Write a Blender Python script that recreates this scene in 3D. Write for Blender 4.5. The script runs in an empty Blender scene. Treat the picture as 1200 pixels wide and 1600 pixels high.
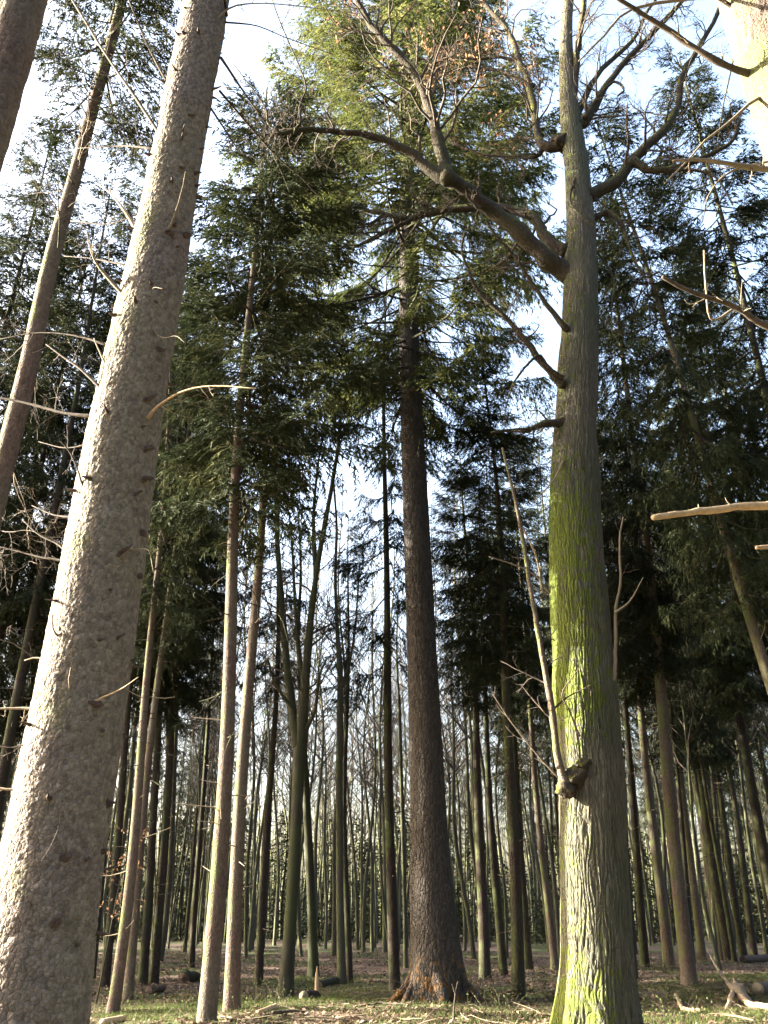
import bpy, math, random
import numpy as np
from mathutils import Vector
from math import radians, sin, cos, tan, pi

# ------------------------------------------------------------------ camera, sky, sun
EYE = 1.6
FPX = 1431.0                 # focal length in pixels of the 1200x1600 photograph
TILT = radians(24.1)
SUN_AZ = radians(-80.0)      # clockwise from +Y (the viewing direction): from the left, slightly ahead
SUN_EL = radians(18.0)

sc = bpy.context.scene
col = sc.collection
cd = bpy.data.cameras.new('camera')
cam = bpy.data.objects.new('camera', cd)
col.objects.link(cam)
cam.location = (0, 0, EYE)
cam.rotation_euler = (pi / 2 + TILT, 0, 0)
cd.sensor_fit = 'VERTICAL'
cd.sensor_height = 36.0
cd.lens = FPX / 1600.0 * 36.0
cd.clip_end = 2000
sc.camera = cam

w = bpy.data.worlds.new('World')
sc.world = w
w.use_nodes = True
nt = w.node_tree
sky = nt.nodes.new('ShaderNodeTexSky')
sky.sky_type = 'NISHITA'
sky.sun_disc = False
sky.sun_elevation = SUN_EL
sky.sun_rotation = SUN_AZ
sky.air_density = 1.0
sky.dust_density = 7.0
sky.ozone_density = 1.0
bg = nt.nodes['Background']
bg.inputs['Strength'].default_value = 0.09
nt.links.new(sky.outputs[0], bg.inputs[0])

ld = bpy.data.lights.new('sun', 'SUN')
ld.energy = 5.0
ld.angle = radians(0.53)
ld.color = (1.0, 0.93, 0.78)
sun = bpy.data.objects.new('sun', ld)
col.objects.link(sun)
to_sun = Vector((sin(SUN_AZ) * cos(SUN_EL), cos(SUN_AZ) * cos(SUN_EL), sin(SUN_EL)))
sun.rotation_euler = to_sun.to_track_quat('Z', 'Y').to_euler()
sun.location = (-30, 10, 30)

sc.view_settings.view_transform = 'Standard'
sc.view_settings.look = 'None'
sc.view_settings.gamma = 1.0
sc.view_settings.exposure = 3.85
sc.cycles.max_bounces = 6
sc.cycles.diffuse_bounces = 2
sc.cycles.glossy_bounces = 2
sc.cycles.transmission_bounces = 3
sc.cycles.transparent_max_bounces = 4

# ------------------------------------------------------------------ helpers
rng = np.random.default_rng(7)
FWD = np.array([0.0, cos(TILT), sin(TILT)])

def ray(px, py):
    dx = (px - 600.0) / FPX
    dy = (800.0 - py) / FPX
    return np.array([dx, cos(TILT) - dy * sin(TILT), sin(TILT) + dy * cos(TILT)])

def at(px, py, Y):
    """the point seen at that place of the photograph at the forward distance Y"""
    r = ray(px, py)
    return np.array([0, 0, EYE]) + r * (Y / r[1])

def ground_at(px, py):
    r = ray(px, py)
    t = -EYE / r[2]
    return np.array([r[0] * t, r[1] * t, 0.0])

def depth(p):
    return float(np.dot(np.asarray(p) - np.array([0, 0, EYE]), FWD))

def gz(x, y):
    """height of the forest floor"""
    return (0.085 * np.sin(x * 0.55 + 1.3 * np.sin(y * 0.21)) * np.cos(y * 0.43 + 0.6)
            + 0.045 * np.sin(x * 1.7 + y * 0.9) * np.sin(y * 1.3 - x * 0.4)
            + 0.10 * np.sin(x * 0.12 + 2.0) * np.sin(y * 0.15 + 0.5))

def nrm(v):
    v = np.asarray(v, float)
    return v / np.maximum(np.linalg.norm(v, axis=-1, keepdims=True), 1e-9)

def vnoise(u, v, pu, seed=0):
    """smooth value noise, periodic in u with period pu"""
    tab = np.random.default_rng(seed).random((pu, 512))
    ui = np.floor(u).astype(int); vi = np.floor(v).astype(int)
    fu = u - ui; fv = v - vi
    fu = fu * fu * (3 - 2 * fu); fv = fv * fv * (3 - 2 * fv)
    a = tab[ui % pu, vi % 512]; b = tab[(ui + 1) % pu, vi % 512]
    c = tab[ui % pu, (vi + 1) % 512]; d = tab[(ui + 1) % pu, (vi + 1) % 512]
    return (a * (1 - fu) + b * fu) * (1 - fv) + (c * (1 - fu) + d * fu) * fv

def cells(u, v, pu, seed=0):
    """cell noise: distance to nearest, to second nearest, a random number for the cell"""
    r = np.random.default_rng(seed)
    jx = r.random((pu, 1024)); jy = r.random((pu, 1024)); rid = r.random((pu, 1024))
    ui = np.floor(u).astype(int); vi = np.floor(v).astype(int)
    f1 = np.full(u.shape, 9.0); f2 = np.full(u.shape, 9.0); idv = np.zeros(u.shape)
    for du in (-1, 0, 1):
        for dv in (-1, 0, 1):
            a = (ui + du) % pu; b = (vi + dv) % 1024
            d = np.hypot(ui + du + jx[a, b] - u, vi + dv + jy[a, b] - v)
            near = d < f1
            f2 = np.where(near, f1, np.minimum(f2, d))
            idv = np.where(near, rid[a, b], idv)
            f1 = np.where(near, d, f1)
    return f1, f2, idv

class MB:
    """collects vertices and faces, then links them as one mesh object"""
    def __init__(self):
        self.v = []; self.f = []; self.n = 0; self.attr = []
    def add(self, verts, faces, mat=0, smooth=True, attr=None):
        verts = np.asarray(verts, np.float32).reshape(-1, 3)
        faces = np.asarray(faces, np.int64)
        if len(verts) == 0 or len(faces) == 0:
            return self
        self.v.append(verts)
        self.f.append((faces + self.n, mat, smooth))
        self.attr.append(np.zeros(len(verts), np.float32) if attr is None else np.asarray(attr, np.float32))
        self.n += len(verts)
        return self
    def mesh(self, name, mats, attr=False):
        me = bpy.data.meshes.new(name)
        V = np.concatenate(self.v)
        me.vertices.add(len(V))
        me.vertices.foreach_set('co', V.ravel())
        loops = np.concatenate([f.ravel() for f, _, _ in self.f]).astype(np.int32)
        tot = np.concatenate([np.full(len(f), f.shape[1]) for f, _, _ in self.f]).astype(np.int32)
        start = np.concatenate([[0], np.cumsum(tot)[:-1]]).astype(np.int32)
        mi = np.concatenate([np.full(len(f), m) for f, m, _ in self.f]).astype(np.int32)
        sm = np.concatenate([np.full(len(f), s) for f, _, s in self.f]).astype(bool)
        me.loops.add(len(loops))
        me.loops.foreach_set('vertex_index', loops)
        me.polygons.add(len(tot))
        me.polygons.foreach_set('loop_start', start)
        me.polygons.foreach_set('material_index', mi)
        me.polygons.foreach_set('use_smooth', sm)
        if attr:
            a = me.attributes.new('tint', 'FLOAT', 'POINT')
            a.data.foreach_set('value', np.concatenate(self.attr))
        for m in mats:
            me.materials.append(m)
        me.update(calc_edges=True)
        return me
    def build(self, name, mats, parent=None, attr=False):
        return link(name, self.mesh(name, mats, attr), parent)

def link(name, data, parent=None):
    o = bpy.data.objects.new(name, data)
    col.objects.link(o)
    if parent is not None:
        o.parent = parent
    return o

def tag(o, label=None, cat=None, group=None, kind=None):
    if label: o['label'] = label
    if cat: o['category'] = cat
    if group: o['group'] = group
    if kind: o['kind'] = kind
    return o

def thing(name, label, cat, loc=(0, 0, 0), group=None):
    o = bpy.data.objects.new(name, None)
    col.objects.link(o)
    o.empty_display_size = 0.3
    o.location = loc
    return tag(o, label, cat, group)

def copy_tree(o, parent=None):
    c = o.copy()
    col.objects.link(c)
    c.parent = parent
    for ch in list(o.children):
        copy_tree(ch, c)
    return c

def tubes(P, R, S=5):
    """P (B,N,3) centre lines, R (B,N) radii -> vertices and quads"""
    P = np.asarray(P, float); R = np.asarray(R, float)
    if P.ndim == 2:
        P = P[None]; R = R[None]
    B, N, _ = P.shape
    T = np.empty_like(P)
    T[:, 1:-1] = P[:, 2:] - P[:, :-2]
    T[:, 0] = P[:, 1] - P[:, 0]; T[:, -1] = P[:, -1] - P[:, -2]
    T = nrm(T)
    mean = nrm(P[:, -1] - P[:, 0])
    ref = np.where(np.abs(mean[:, 2:3]) > 0.8, np.array([[0.95, 0.3, 0.0]]), np.array([[0.05, 0.1, 1.0]]))[:, None, :]
    A = nrm(np.cross(T, ref)); Bv = np.cross(T, A)
    th = np.arange(S) * 2 * pi / S
    V = P[:, :, None, :] + R[:, :, None, None] * (np.cos(th)[None, None, :, None] * A[:, :, None, :] + np.sin(th)[None, None, :, None] * Bv[:, :, None, :])
    i = np.arange(N - 1)[:, None] * S; k = np.arange(S)[None, :]
    q = np.stack([i + k, i + (k + 1) % S, i + S + (k + 1) % S, i + S + k], -1).reshape(-1, 4)
    F = (q[None] + (np.arange(B) * N * S)[:, None, None]).reshape(-1, 4)
    return V.reshape(-1, 3), F

def paths(start, dirs, length, N, rg, crook=0.25, up=0.05, sag=0.0):
    """crooked centre lines growing from start along dirs; all arguments are arrays over B"""
    B = len(start)
    P = np.empty((B, N, 3)); P[:, 0] = start
    d = nrm(dirs); step = (np.asarray(length) / (N - 1))[:, None]
    for i in range(1, N):
        P[:, i] = P[:, i - 1] + d * step
        d = nrm(d + rg.normal(0, crook, (B, 3)) + np.array([0, 0, up - sag * i / N]))
    return P

def spawn(P, R, k, rg, lf=(0.3, 0.6), angle=0.9, N=5, crook=0.25, up=0.08, sag=0.0, t0=0.25, rf=0.55, lmax=9.0, rmin=0.003, plen=None):
    """k children per parent line"""
    B, M, _ = P.shape
    t = t0 + (0.98 - t0) * rg.random((B, k))
    x = t * (M - 1); i = np.minimum(x.astype(int), M - 2); f = x - i
    b = np.repeat(np.arange(B)[:, None], k, 1)
    p = P[b, i] * (1 - f[..., None]) + P[b, i + 1] * f[..., None]
    r = R[b, i] * (1 - f) + R[b, i + 1] * f
    tg = nrm(P[b, i + 1] - P[b, i])
    side = nrm(np.cross(tg, rg.normal(0, 1, (B, k, 3))))
    d = tg * np.cos(angle) + side * np.sin(angle)
    pl = np.linalg.norm(np.diff(P, axis=1), axis=2).sum(1) if plen is None else plen
    L = np.minimum(pl[:, None] * (lf[0] + (lf[1] - lf[0]) * rg.random((B, k))) * (1.15 - 0.6 * t), lmax)
    C = paths(p.reshape(-1, 3), d.reshape(-1, 3), L.ravel(), N, rg, crook, up, sag)
    r0 = np.maximum(r.ravel() * rf, rmin)
    CR = r0[:, None] * np.linspace(1, 0.25, N)[None]
    return C, np.maximum(CR, rmin * 0.5)

def smooth_line(pts, n):
    """Catmull-Rom through the points, n samples; pts may carry extra columns"""
    p = np.asarray(pts, float)
    p = np.vstack([2 * p[0] - p[1], p, 2 * p[-1] - p[-2]])
    m = len(p) - 3
    t = np.linspace(0, m - 1e-6, n); i = t.astype(int); f = (t - i)[:, None]
    a, b, c, d = p[i], p[i + 1], p[i + 2], p[i + 3]
    return 0.5 * (2 * b + (c - a) * f + (2 * a - 5 * b + 4 * c - d) * f ** 2 + (3 * b - a - 3 * c + d) * f ** 3)

# ------------------------------------------------------------------ materials
def new_mat(name):
    m = bpy.data.materials.new(name)
    m.use_nodes = True
    return m, m.node_tree, m.node_tree.nodes['Principled BSDF']

def nd(t, kind, **kw):
    n = t.nodes.new(kind)
    for k, v in kw.items():
        if k in n.inputs.keys():
            n.inputs[k].default_value = v
        else:
            setattr(n, k, v)
    return n

def ramp(t, src, stops):
    r = t.nodes.new('ShaderNodeValToRGB')
    els = r.color_ramp.elements
    while len(els) < len(stops):
        els.new(0.5)
    for e, (p, c) in zip(els, stops):
        e.position = p
        e.color = (*c, 1)
    t.links.new(src, r.inputs[0])
    return r.outputs[0]

def mixc(t, fac, a, b, mode='MIX'):
    n = t.nodes.new('ShaderNodeMix')
    n.data_type = 'RGBA'; n.blend_type = mode
    for s, v in ((n.inputs[0], fac), (n.inputs[6], a), (n.inputs[7], b)):
        if isinstance(v, bpy.types.NodeSocket):
            t.links.new(v, s)
        elif isinstance(v, (int, float)):
            s.default_value = v
        else:
            s.default_value = (*v, 1)
    return n.outputs[2]

def math_n(t, op, a, b=None):
    n = t.nodes.new('ShaderNodeMath'); n.operation = op
    for s, v in ((n.inputs[0], a), (n.inputs[1], b)):
        if v is None: continue
        if isinstance(v, bpy.types.NodeSocket): t.links.new(v, s)
        else: s.default_value = v
    return n.outputs[0]

def bark(name, c1, c2, c3=None, scale=(9, 9, 2.2), bump=0.6, dist=0.02, moss=None, moss_amt=0.0, tint=False, vary=0.25, moss_dir=None, plate=None, pb=0.6, pd=0.02, moss_z=None, moss_scale=1.1, pc=0.2):
    """bark: stretched noise between two colours, lichen or moss patches, bump"""
    m, t, p = new_mat(name)
    tc = nd(t, 'ShaderNodeTexCoord'); mp = nd(t, 'ShaderNodeMapping')
    mp.inputs['Scale'].default_value = scale
    oi = nd(t, 'ShaderNodeObjectInfo')
    off = nd(t, 'ShaderNodeVectorMath', operation='SCALE')
    comb = nd(t, 'ShaderNodeCombineXYZ'); 
    for k in range(3): t.links.new(oi.outputs['Random'], comb.inputs[k])
    off.inputs['Scale'].default_value = 57.0
    t.links.new(comb.outputs[0], off.inputs[0])
    add = nd(t, 'ShaderNodeVectorMath', operation='ADD')
    t.links.new(tc.outputs['Object'], add.inputs[0]); t.links.new(off.outputs[0], add.inputs[1])
    t.links.new(add.outputs[0], mp.inputs[0])
    n1 = nd(t, 'ShaderNodeTexNoise', Scale=1.0, Detail=6.0, Roughness=0.65)
    t.links.new(mp.outputs[0], n1.inputs['Vector'])
    n2 = nd(t, 'ShaderNodeTexNoise', Scale=0.7, Detail=3.0)
    t.links.new(add.outputs[0], n2.inputs['Vector'])
    c = ramp(t, n1.outputs['Fac'], [(0.3, c1), (0.68, c2)])
    if c3:
        c = mixc(t, ramp(t, n2.outputs['Fac'], [(0.42, (0, 0, 0)), (0.62, (1, 1, 1))]), c, c3)
    if plate:
        wn = nd(t, 'ShaderNodeTexNoise', Scale=plate[0] * 0.35, Detail=2.0)
        t.links.new(add.outputs[0], wn.inputs['Vector'])
        wm = nd(t, 'ShaderNodeVectorMath', operation='MULTIPLY_ADD')
        wm.inputs[1].default_value = (1.6 / plate[0],) * 3
        t.links.new(wn.outputs['Color'], wm.inputs[0]); t.links.new(add.outputs[0], wm.inputs[2])
        m2 = nd(t, 'ShaderNodeMapping'); m2.inputs['Scale'].default_value = (plate[0], plate[0], plate[1])
        t.links.new(wm.outputs[0], m2.inputs[0])
        v1 = nd(t, 'ShaderNodeTexVoronoi', Scale=1.0); v2 = nd(t, 'ShaderNodeTexVoronoi', Scale=1.0, feature='DISTANCE_TO_EDGE')
        t.links.new(m2.outputs[0], v1.inputs['Vector']); t.links.new(m2.outputs[0], v2.inputs['Vector'])
        c = mixc(t, 1.0, c, ramp(t, v1.outputs['Color'], [(0.15, (1 - pc, 1 - pc * 1.1, 1 - pc * 1.15)), (0.5, (1, 0.98, 0.97)), (0.9, (1 + pc * 0.9, 1 + pc * 0.85, 1 + pc * 0.8))]), 'MULTIPLY')
        ph = math_n(t, 'ADD', math_n(t, 'MULTIPLY', math_n(t, 'MINIMUM', v2.outputs['Distance'], 0.16), 4.0), math_n(t, 'MULTIPLY', v1.outputs['Distance'], -0.5))
    if tint:
        at_ = nd(t, 'ShaderNodeAttribute', attribute_name='tint')
        c = mixc(t, 1.0, c, ramp(t, at_.outputs['Fac'], [(0, (0.72, 0.70, 0.68)), (0.5, (1, 0.97, 0.95)), (1, (1.25, 1.2, 1.2))]), 'MULTIPLY')
    if moss:
        n3 = nd(t, 'ShaderNodeTexNoise', Scale=moss_scale, Detail=7.0, Roughness=0.72)
        t.links.new(add.outputs[0], n3.inputs['Vector'])
        fac = math_n(t, 'ADD', math_n(t, 'MULTIPLY', n3.outputs['Fac'], 1.5), -0.25) if moss_z else n3.outputs['Fac']
        if moss_dir is not None:
            g = nd(t, 'ShaderNodeNewGeometry')
            dp = nd(t, 'ShaderNodeVectorMath', operation='DOT_PRODUCT')
            dp.inputs[1].default_value = moss_dir
            t.links.new(g.outputs['Normal'], dp.inputs[0])
            fac = math_n(t, 'ADD', fac, math_n(t, 'MULTIPLY', dp.outputs['Value'], 0.22))
        if moss_z:
            sx = nd(t, 'ShaderNodeSeparateXYZ'); t.links.new(tc.outputs['Object'], sx.inputs[0])
            zr = ramp(t, math_n(t, 'DIVIDE', sx.outputs['Z'], 26.0), [(a_, (b_, b_, b_)) for a_, b_ in moss_z])
            fac = math_n(t, 'ADD', fac, math_n(t, 'MULTIPLY', math_n(t, 'SUBTRACT', zr, 0.6), 0.3))
        c = mixc(t, ramp(t, fac, [(0.62 - moss_amt * 0.4, (0, 0, 0)), (0.74 - moss_amt * 0.3, (1, 1, 1))]), c, moss)
    val = math_n(t, 'ADD', math_n(t, 'MULTIPLY', oi.outputs['Random'], vary), 1 - vary / 2)
    hsv = nd(t, 'ShaderNodeHueSaturation')
    t.links.new(val, hsv.inputs['Value']); t.links.new(c, hsv.inputs['Color'])
    t.links.new(hsv.outputs[0], p.inputs['Base Color'])
    p.inputs['Roughness'].default_value = 0.9
    p.inputs['Specular IOR Level'].default_value = 0.15
    b = nd(t, 'ShaderNodeBump', Strength=bump, Distance=dist)
    t.links.new(n1.outputs['Fac'], b.inputs['Height'])
    if plate:
        b2 = nd(t, 'ShaderNodeBump', Strength=pb, Distance=pd)
        t.links.new(ph, b2.inputs['Height']); t.links.new(b.outputs[0], b2.inputs['Normal'])
        b = b2
    t.links.new(b.outputs[0], p.inputs['Normal'])
    return m

def leafy(name, c1, c2, c3, trans=0.3):
    m, t, p = new_mat(name)
    tc = nd(t, 'ShaderNodeTexCoord')
    oi = nd(t, 'ShaderNodeObjectInfo')
    n1 = nd(t, 'ShaderNodeTexNoise', Scale=1.6, Detail=4.0, Roughness=0.7)
    t.links.new(tc.outputs['Object'], n1.inputs['Vector'])
    c = ramp(t, n1.outputs['Fac'], [(0.3, c1), (0.52, c2), (0.68, c3), (0.78, (c3[0] * 1.1, c3[1] * 0.75, c3[2]))])
    val = math_n(t, 'ADD', math_n(t, 'MULTIPLY', oi.outputs['Random'], 0.6), 0.7)
    hsv = nd(t, 'ShaderNodeHueSaturation')
    t.links.new(val, hsv.inputs['Value']); t.links.new(c, hsv.inputs['Color'])
    t.links.new(hsv.outputs[0], p.inputs['Base Color'])
    p.inputs['Roughness'].default_value = 0.75
    p.inputs['Specular IOR Level'].default_value = 0.08
    tr = nd(t, 'ShaderNodeBsdfTranslucent')
    t.links.new(hsv.outputs[0], tr.inputs['Color'])
    mx = nd(t, 'ShaderNodeMixShader'); mx.inputs[0].default_value = trans
    t.links.new(p.outputs[0], mx.inputs[1]); t.links.new(tr.outputs[0], mx.inputs[2])
    t.links.new(mx.outputs[0], t.nodes['Material Output'].inputs['Surface'])
    return m

M = {}
M['spruce_old'] = bark('old spruce bark', (0.118, 0.102, 0.092), (0.208, 0.182, 0.164), (0.180, 0.164, 0.132), scale=(26, 26, 14), bump=0.5, dist=0.012, tint=True, vary=0.0, plate=(33, 30), pb=0.7, pd=0.018, pc=0.26, moss=(0.16, 0.15, 0.095), moss_amt=-0.2, moss_dir=(-0.7, -0.6, 0))
M['spruce'] = bark('spruce bark', (0.067, 0.047, 0.038), (0.134, 0.100, 0.083), (0.106, 0.091, 0.072), scale=(22, 22, 9), bump=0.8, dist=0.02, plate=(26, 22), pb=0.6, moss=(0.10, 0.11, 0.045), moss_amt=0.0, moss_dir=(-0.8, -0.3, 0))
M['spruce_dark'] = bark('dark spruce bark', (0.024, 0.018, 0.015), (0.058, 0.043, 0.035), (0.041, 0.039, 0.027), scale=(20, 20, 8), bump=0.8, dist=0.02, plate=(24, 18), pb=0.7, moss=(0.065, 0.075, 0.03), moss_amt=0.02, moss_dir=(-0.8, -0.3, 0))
M['fir'] = bark('great fir bark', (0.032, 0.029, 0.027), (0.074, 0.066, 0.060), (0.058, 0.050, 0.044), scale=(16, 16, 3.5), bump=0.9, dist=0.03, moss=(0.15, 0.085, 0.035), moss_amt=0.08, moss_scale=5.0, moss_z=[(0, 1), (0.025, 0.85), (0.06, 0.15), (1, 0.0)], vary=0.0, plate=(15, 7), pb=0.9, pd=0.05)  # orange-brown foot: moss and warm sun flecks both put into the colour
M['oak'] = bark('oak bark', (0.052, 0.048, 0.037), (0.119, 0.107, 0.082), (0.069, 0.070, 0.049), scale=(24, 24, 5), bump=0.6, dist=0.02, plate=(17, 3.2), pb=0.8, pd=0.03, pc=0.12, moss=(0.070, 0.088, 0.016), moss_amt=0.02, moss_dir=(-0.9, -0.35, 0.05), moss_z=[(0, 1), (0.02, 0.7), (0.05, 0.15), (0.15, 0.1), (0.20, 1), (0.34, 1), (0.40, 0.25), (1, 0.2)], moss_scale=6.5, vary=0.0)
M['oak_limb'] = bark('oak limb bark', (0.025, 0.020, 0.016), (0.059, 0.049, 0.038), (0.043, 0.039, 0.024), scale=(18, 18, 9), bump=0.7, dist=0.02, plate=(22, 16), pb=0.7, moss_scale=3.0, moss=(0.10, 0.11, 0.022), moss_amt=0.06, moss_dir=(-0.3, -0.2, 0.9), vary=0.0)
M['beech'] = bark('smooth grey bark', (0.044, 0.042, 0.034), (0.092, 0.086, 0.069), (0.064, 0.064, 0.042), scale=(7, 7, 1.6), bump=0.3, dist=0.012, moss=(0.10, 0.11, 0.05), moss_amt=0.0, vary=0.5, moss_dir=(-0.9, -0.2, 0))
M['beech_dark'] = bark('dark smooth bark', (0.024, 0.024, 0.017), (0.053, 0.051, 0.036), (0.038, 0.044, 0.021), scale=(9, 9, 2), bump=0.4, dist=0.015, moss=(0.055, 0.07, 0.028), moss_amt=0.02, vary=0.0)
M['twig'] = bark('twig bark', (0.040, 0.032, 0.026), (0.096, 0.077, 0.059), scale=(14, 14, 14), bump=0.2, vary=0.2)
M['dead'] = bark('dead wood', (0.12, 0.092, 0.066), (0.25, 0.20, 0.145), (0.16, 0.132, 0.09), scale=(30, 30, 30), bump=0.4, dist=0.006, vary=0.3)
M['pale'] = bark('pale broken wood', (0.28, 0.20, 0.12), (0.46, 0.35, 0.22), (0.38, 0.26, 0.165), scale=(25, 25, 25), bump=0.4, dist=0.01, vary=0.1)
M['knot'] = bark('branch knot', (0.045, 0.032, 0.027), (0.11, 0.08, 0.065), scale=(30, 30, 30), bump=0.8, dist=0.015, vary=0.2)
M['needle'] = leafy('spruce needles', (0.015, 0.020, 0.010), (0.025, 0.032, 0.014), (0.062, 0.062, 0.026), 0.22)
M['needle_top'] = leafy('fir needles', (0.040, 0.052, 0.018), (0.092, 0.108, 0.033), (0.20, 0.19, 0.072), 0.48)
M['brown_leaf'] = leafy('withered leaves', (0.20, 0.095, 0.05), (0.30, 0.16, 0.09), (0.40, 0.24, 0.15), 0.35)
M['litter'] = leafy('fallen leaves', (0.07, 0.044, 0.029), (0.130, 0.086, 0.062), (0.29, 0.215, 0.16), 0.1)
M['grass'] = leafy('forest grass', (0.040, 0.055, 0.018), (0.060, 0.080, 0.024), (0.10, 0.11, 0.04), 0.25)

def ground_material():
    m, t, p = new_mat('forest floor')
    tc = nd(t, 'ShaderNodeTexCoord')
    n1 = nd(t, 'ShaderNodeTexNoise', Scale=0.22, Detail=5.0, Roughness=0.6)
    n2 = nd(t, 'ShaderNodeTexNoise', Scale=9.0, Detail=8.0, Roughness=0.75)
    n3 = nd(t, 'ShaderNodeTexVoronoi', Scale=14.0)
    for n in (n1, n2, n3): t.links.new(tc.outputs['Object'], n.inputs['Vector'])
    lit = ramp(t, n2.outputs['Fac'], [(0.3, (0.036, 0.025, 0.018)), (0.5, (0.075, 0.052, 0.038)), (0.72, (0.16, 0.118, 0.09))])
    lit = mixc(t, 0.5, lit, ramp(t, n3.outputs['Color'], [(0.2, (0.055, 0.036, 0.026)), (0.8, (0.17, 0.122, 0.095))]))
    mossc = ramp(t, n2.outputs['Fac'], [(0.3, (0.028, 0.036, 0.012)), (0.7, (0.07, 0.085, 0.028))])
    c = mixc(t, ramp(t, n1.outputs['Fac'], [(0.47, (0, 0, 0)), (0.56, (1, 1, 1))]), lit, mossc)
    t.links.new(c, p.inputs['Base Color'])
    p.inputs['Roughness'].default_value = 0.95
    p.inputs['Specular IOR Level'].default_value = 0.1
    b = nd(t, 'ShaderNodeBump', Strength=0.9, Distance=0.05)
    t.links.new(n2.outputs['Fac'], b.inputs['Height'])
    t.links.new(b.outputs[0], p.inputs['Normal'])
    return m
M['ground'] = ground_material()

# ------------------------------------------------------------------ the forest floor
def make_ground():
    rad = np.concatenate([[0.0], np.geomspace(2, 14, 12), np.linspace(14.6, 70, 130), np.geomspace(72, 900, 30)])
    na = 260
    th = np.arange(na) * 2 * pi / na
    Rr, T = np.meshgrid(rad, th, indexing='ij')
    X = Rr * np.sin(T); Y = Rr * np.cos(T)
    r2 = np.random.default_rng(3)
    Z = gz(X, Y) + np.where((Rr > 5) & (Rr < 70), r2.normal(0, 0.012, Rr.shape), 0)
    V = np.stack([X, Y, Z], -1).reshape(-1, 3)
    i = np.arange(len(rad) - 1)[:, None] * na; k = np.arange(na)[None]
    Fq = np.stack([i + k, i + na + k, i + na + (k + 1) % na, i + (k + 1) % na], -1).reshape(-1, 4)
    Fq = Fq[:, ::-1]
    tag(MB().add(V, Fq).build('forest_floor', [M['ground']]), kind='structure')
make_ground()

# ------------------------------------------------------------------ trunks
def trunk_rows(keys, Y, rows, ztop=None, zbase=None):
    """keys (px, py, width px) seen on a trunk standing at distance Y -> rows of centre x, z and radius"""
    a = []
    for px, py, wpx in keys:
        q = at(px, py, Y)
        a.append((q[2], q[0], 0.5 * wpx * depth(q) / FPX))
    a = np.array(sorted(a))
    z0 = zbase if zbase is not None else a[0, 0]
    z1 = ztop if ztop is not None else a[-1, 0]
    z = np.linspace(z0, z1, rows)
    def ip(colm):
        lo = a[0, colm] + (z - a[0, 0]) * (a[1, colm] - a[0, colm]) / (a[1, 0] - a[0, 0])
        hi = a[-1, colm] + (z - a[-1, 0]) * (a[-1, colm] - a[-2, colm]) / (a[-1, 0] - a[-2, 0])
        v = np.interp(z, a[:, 0], a[:, colm])
        return np.where(z < a[0, 0], lo if colm == 1 else a[0, 2], np.where(z > a[-1, 0], hi, v))
    x = ip(1); r = ip(2)
    k = max(3, rows // 14) | 1
    def sm(v):
        pad = np.concatenate([2 * v[0] - v[k // 2:0:-1], v, 2 * v[-1] - v[-2:-k // 2 - 1:-1]])
        return np.convolve(pad, np.ones(k) / k, 'valid')[:len(v)]
    return z, sm(x), np.maximum(sm(r), 0.01)

def grid_trunk(z, x, y, r, S, disp=None, flare=0.0, fh=0.5, lobes=5, seed=0, ovality=0.0):
    """rows of rings; disp(theta, z) in metres along the normal"""
    th = np.arange(S) * 2 * pi / S
    Z, T = np.meshgrid(z, th, indexing='ij')
    X0 = np.repeat(np.asarray(x)[:, None], S, 1); Y0 = np.repeat(np.asarray(y)[:, None], S, 1)
    R = np.repeat(np.asarray(r)[:, None], S, 1)
    rg = np.random.default_rng(seed)
    if flare:
        h = np.maximum(Z - z[0], 0)
        lob = 0.55 + 0.45 * np.cos(lobes * T + rg.random() * 6 + 0.5 * np.sin(T * 2 + rg.random() * 6)) * np.exp(-h / (fh * 2.2)) 
        R = R + flare * np.exp(-h / fh) * lob
    R = R * (1 + ovality * np.cos(2 * T + seed))
    D = disp(T, Z) if disp is not None else 0
    R = np.maximum(R + D, 0.004)
    V = np.stack([X0 + R * np.cos(T), Y0 + R * np.sin(T), Z], -1).reshape(-1, 3)
    n = len(z)
    i = np.arange(n - 1)[:, None] * S; k = np.arange(S)[None]
    Fq = np.stack([i + k, i + (k + 1) % S, i + S + (k + 1) % S, i + S + k], -1).reshape(-1, 4)
    return V, Fq, T, Z

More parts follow.
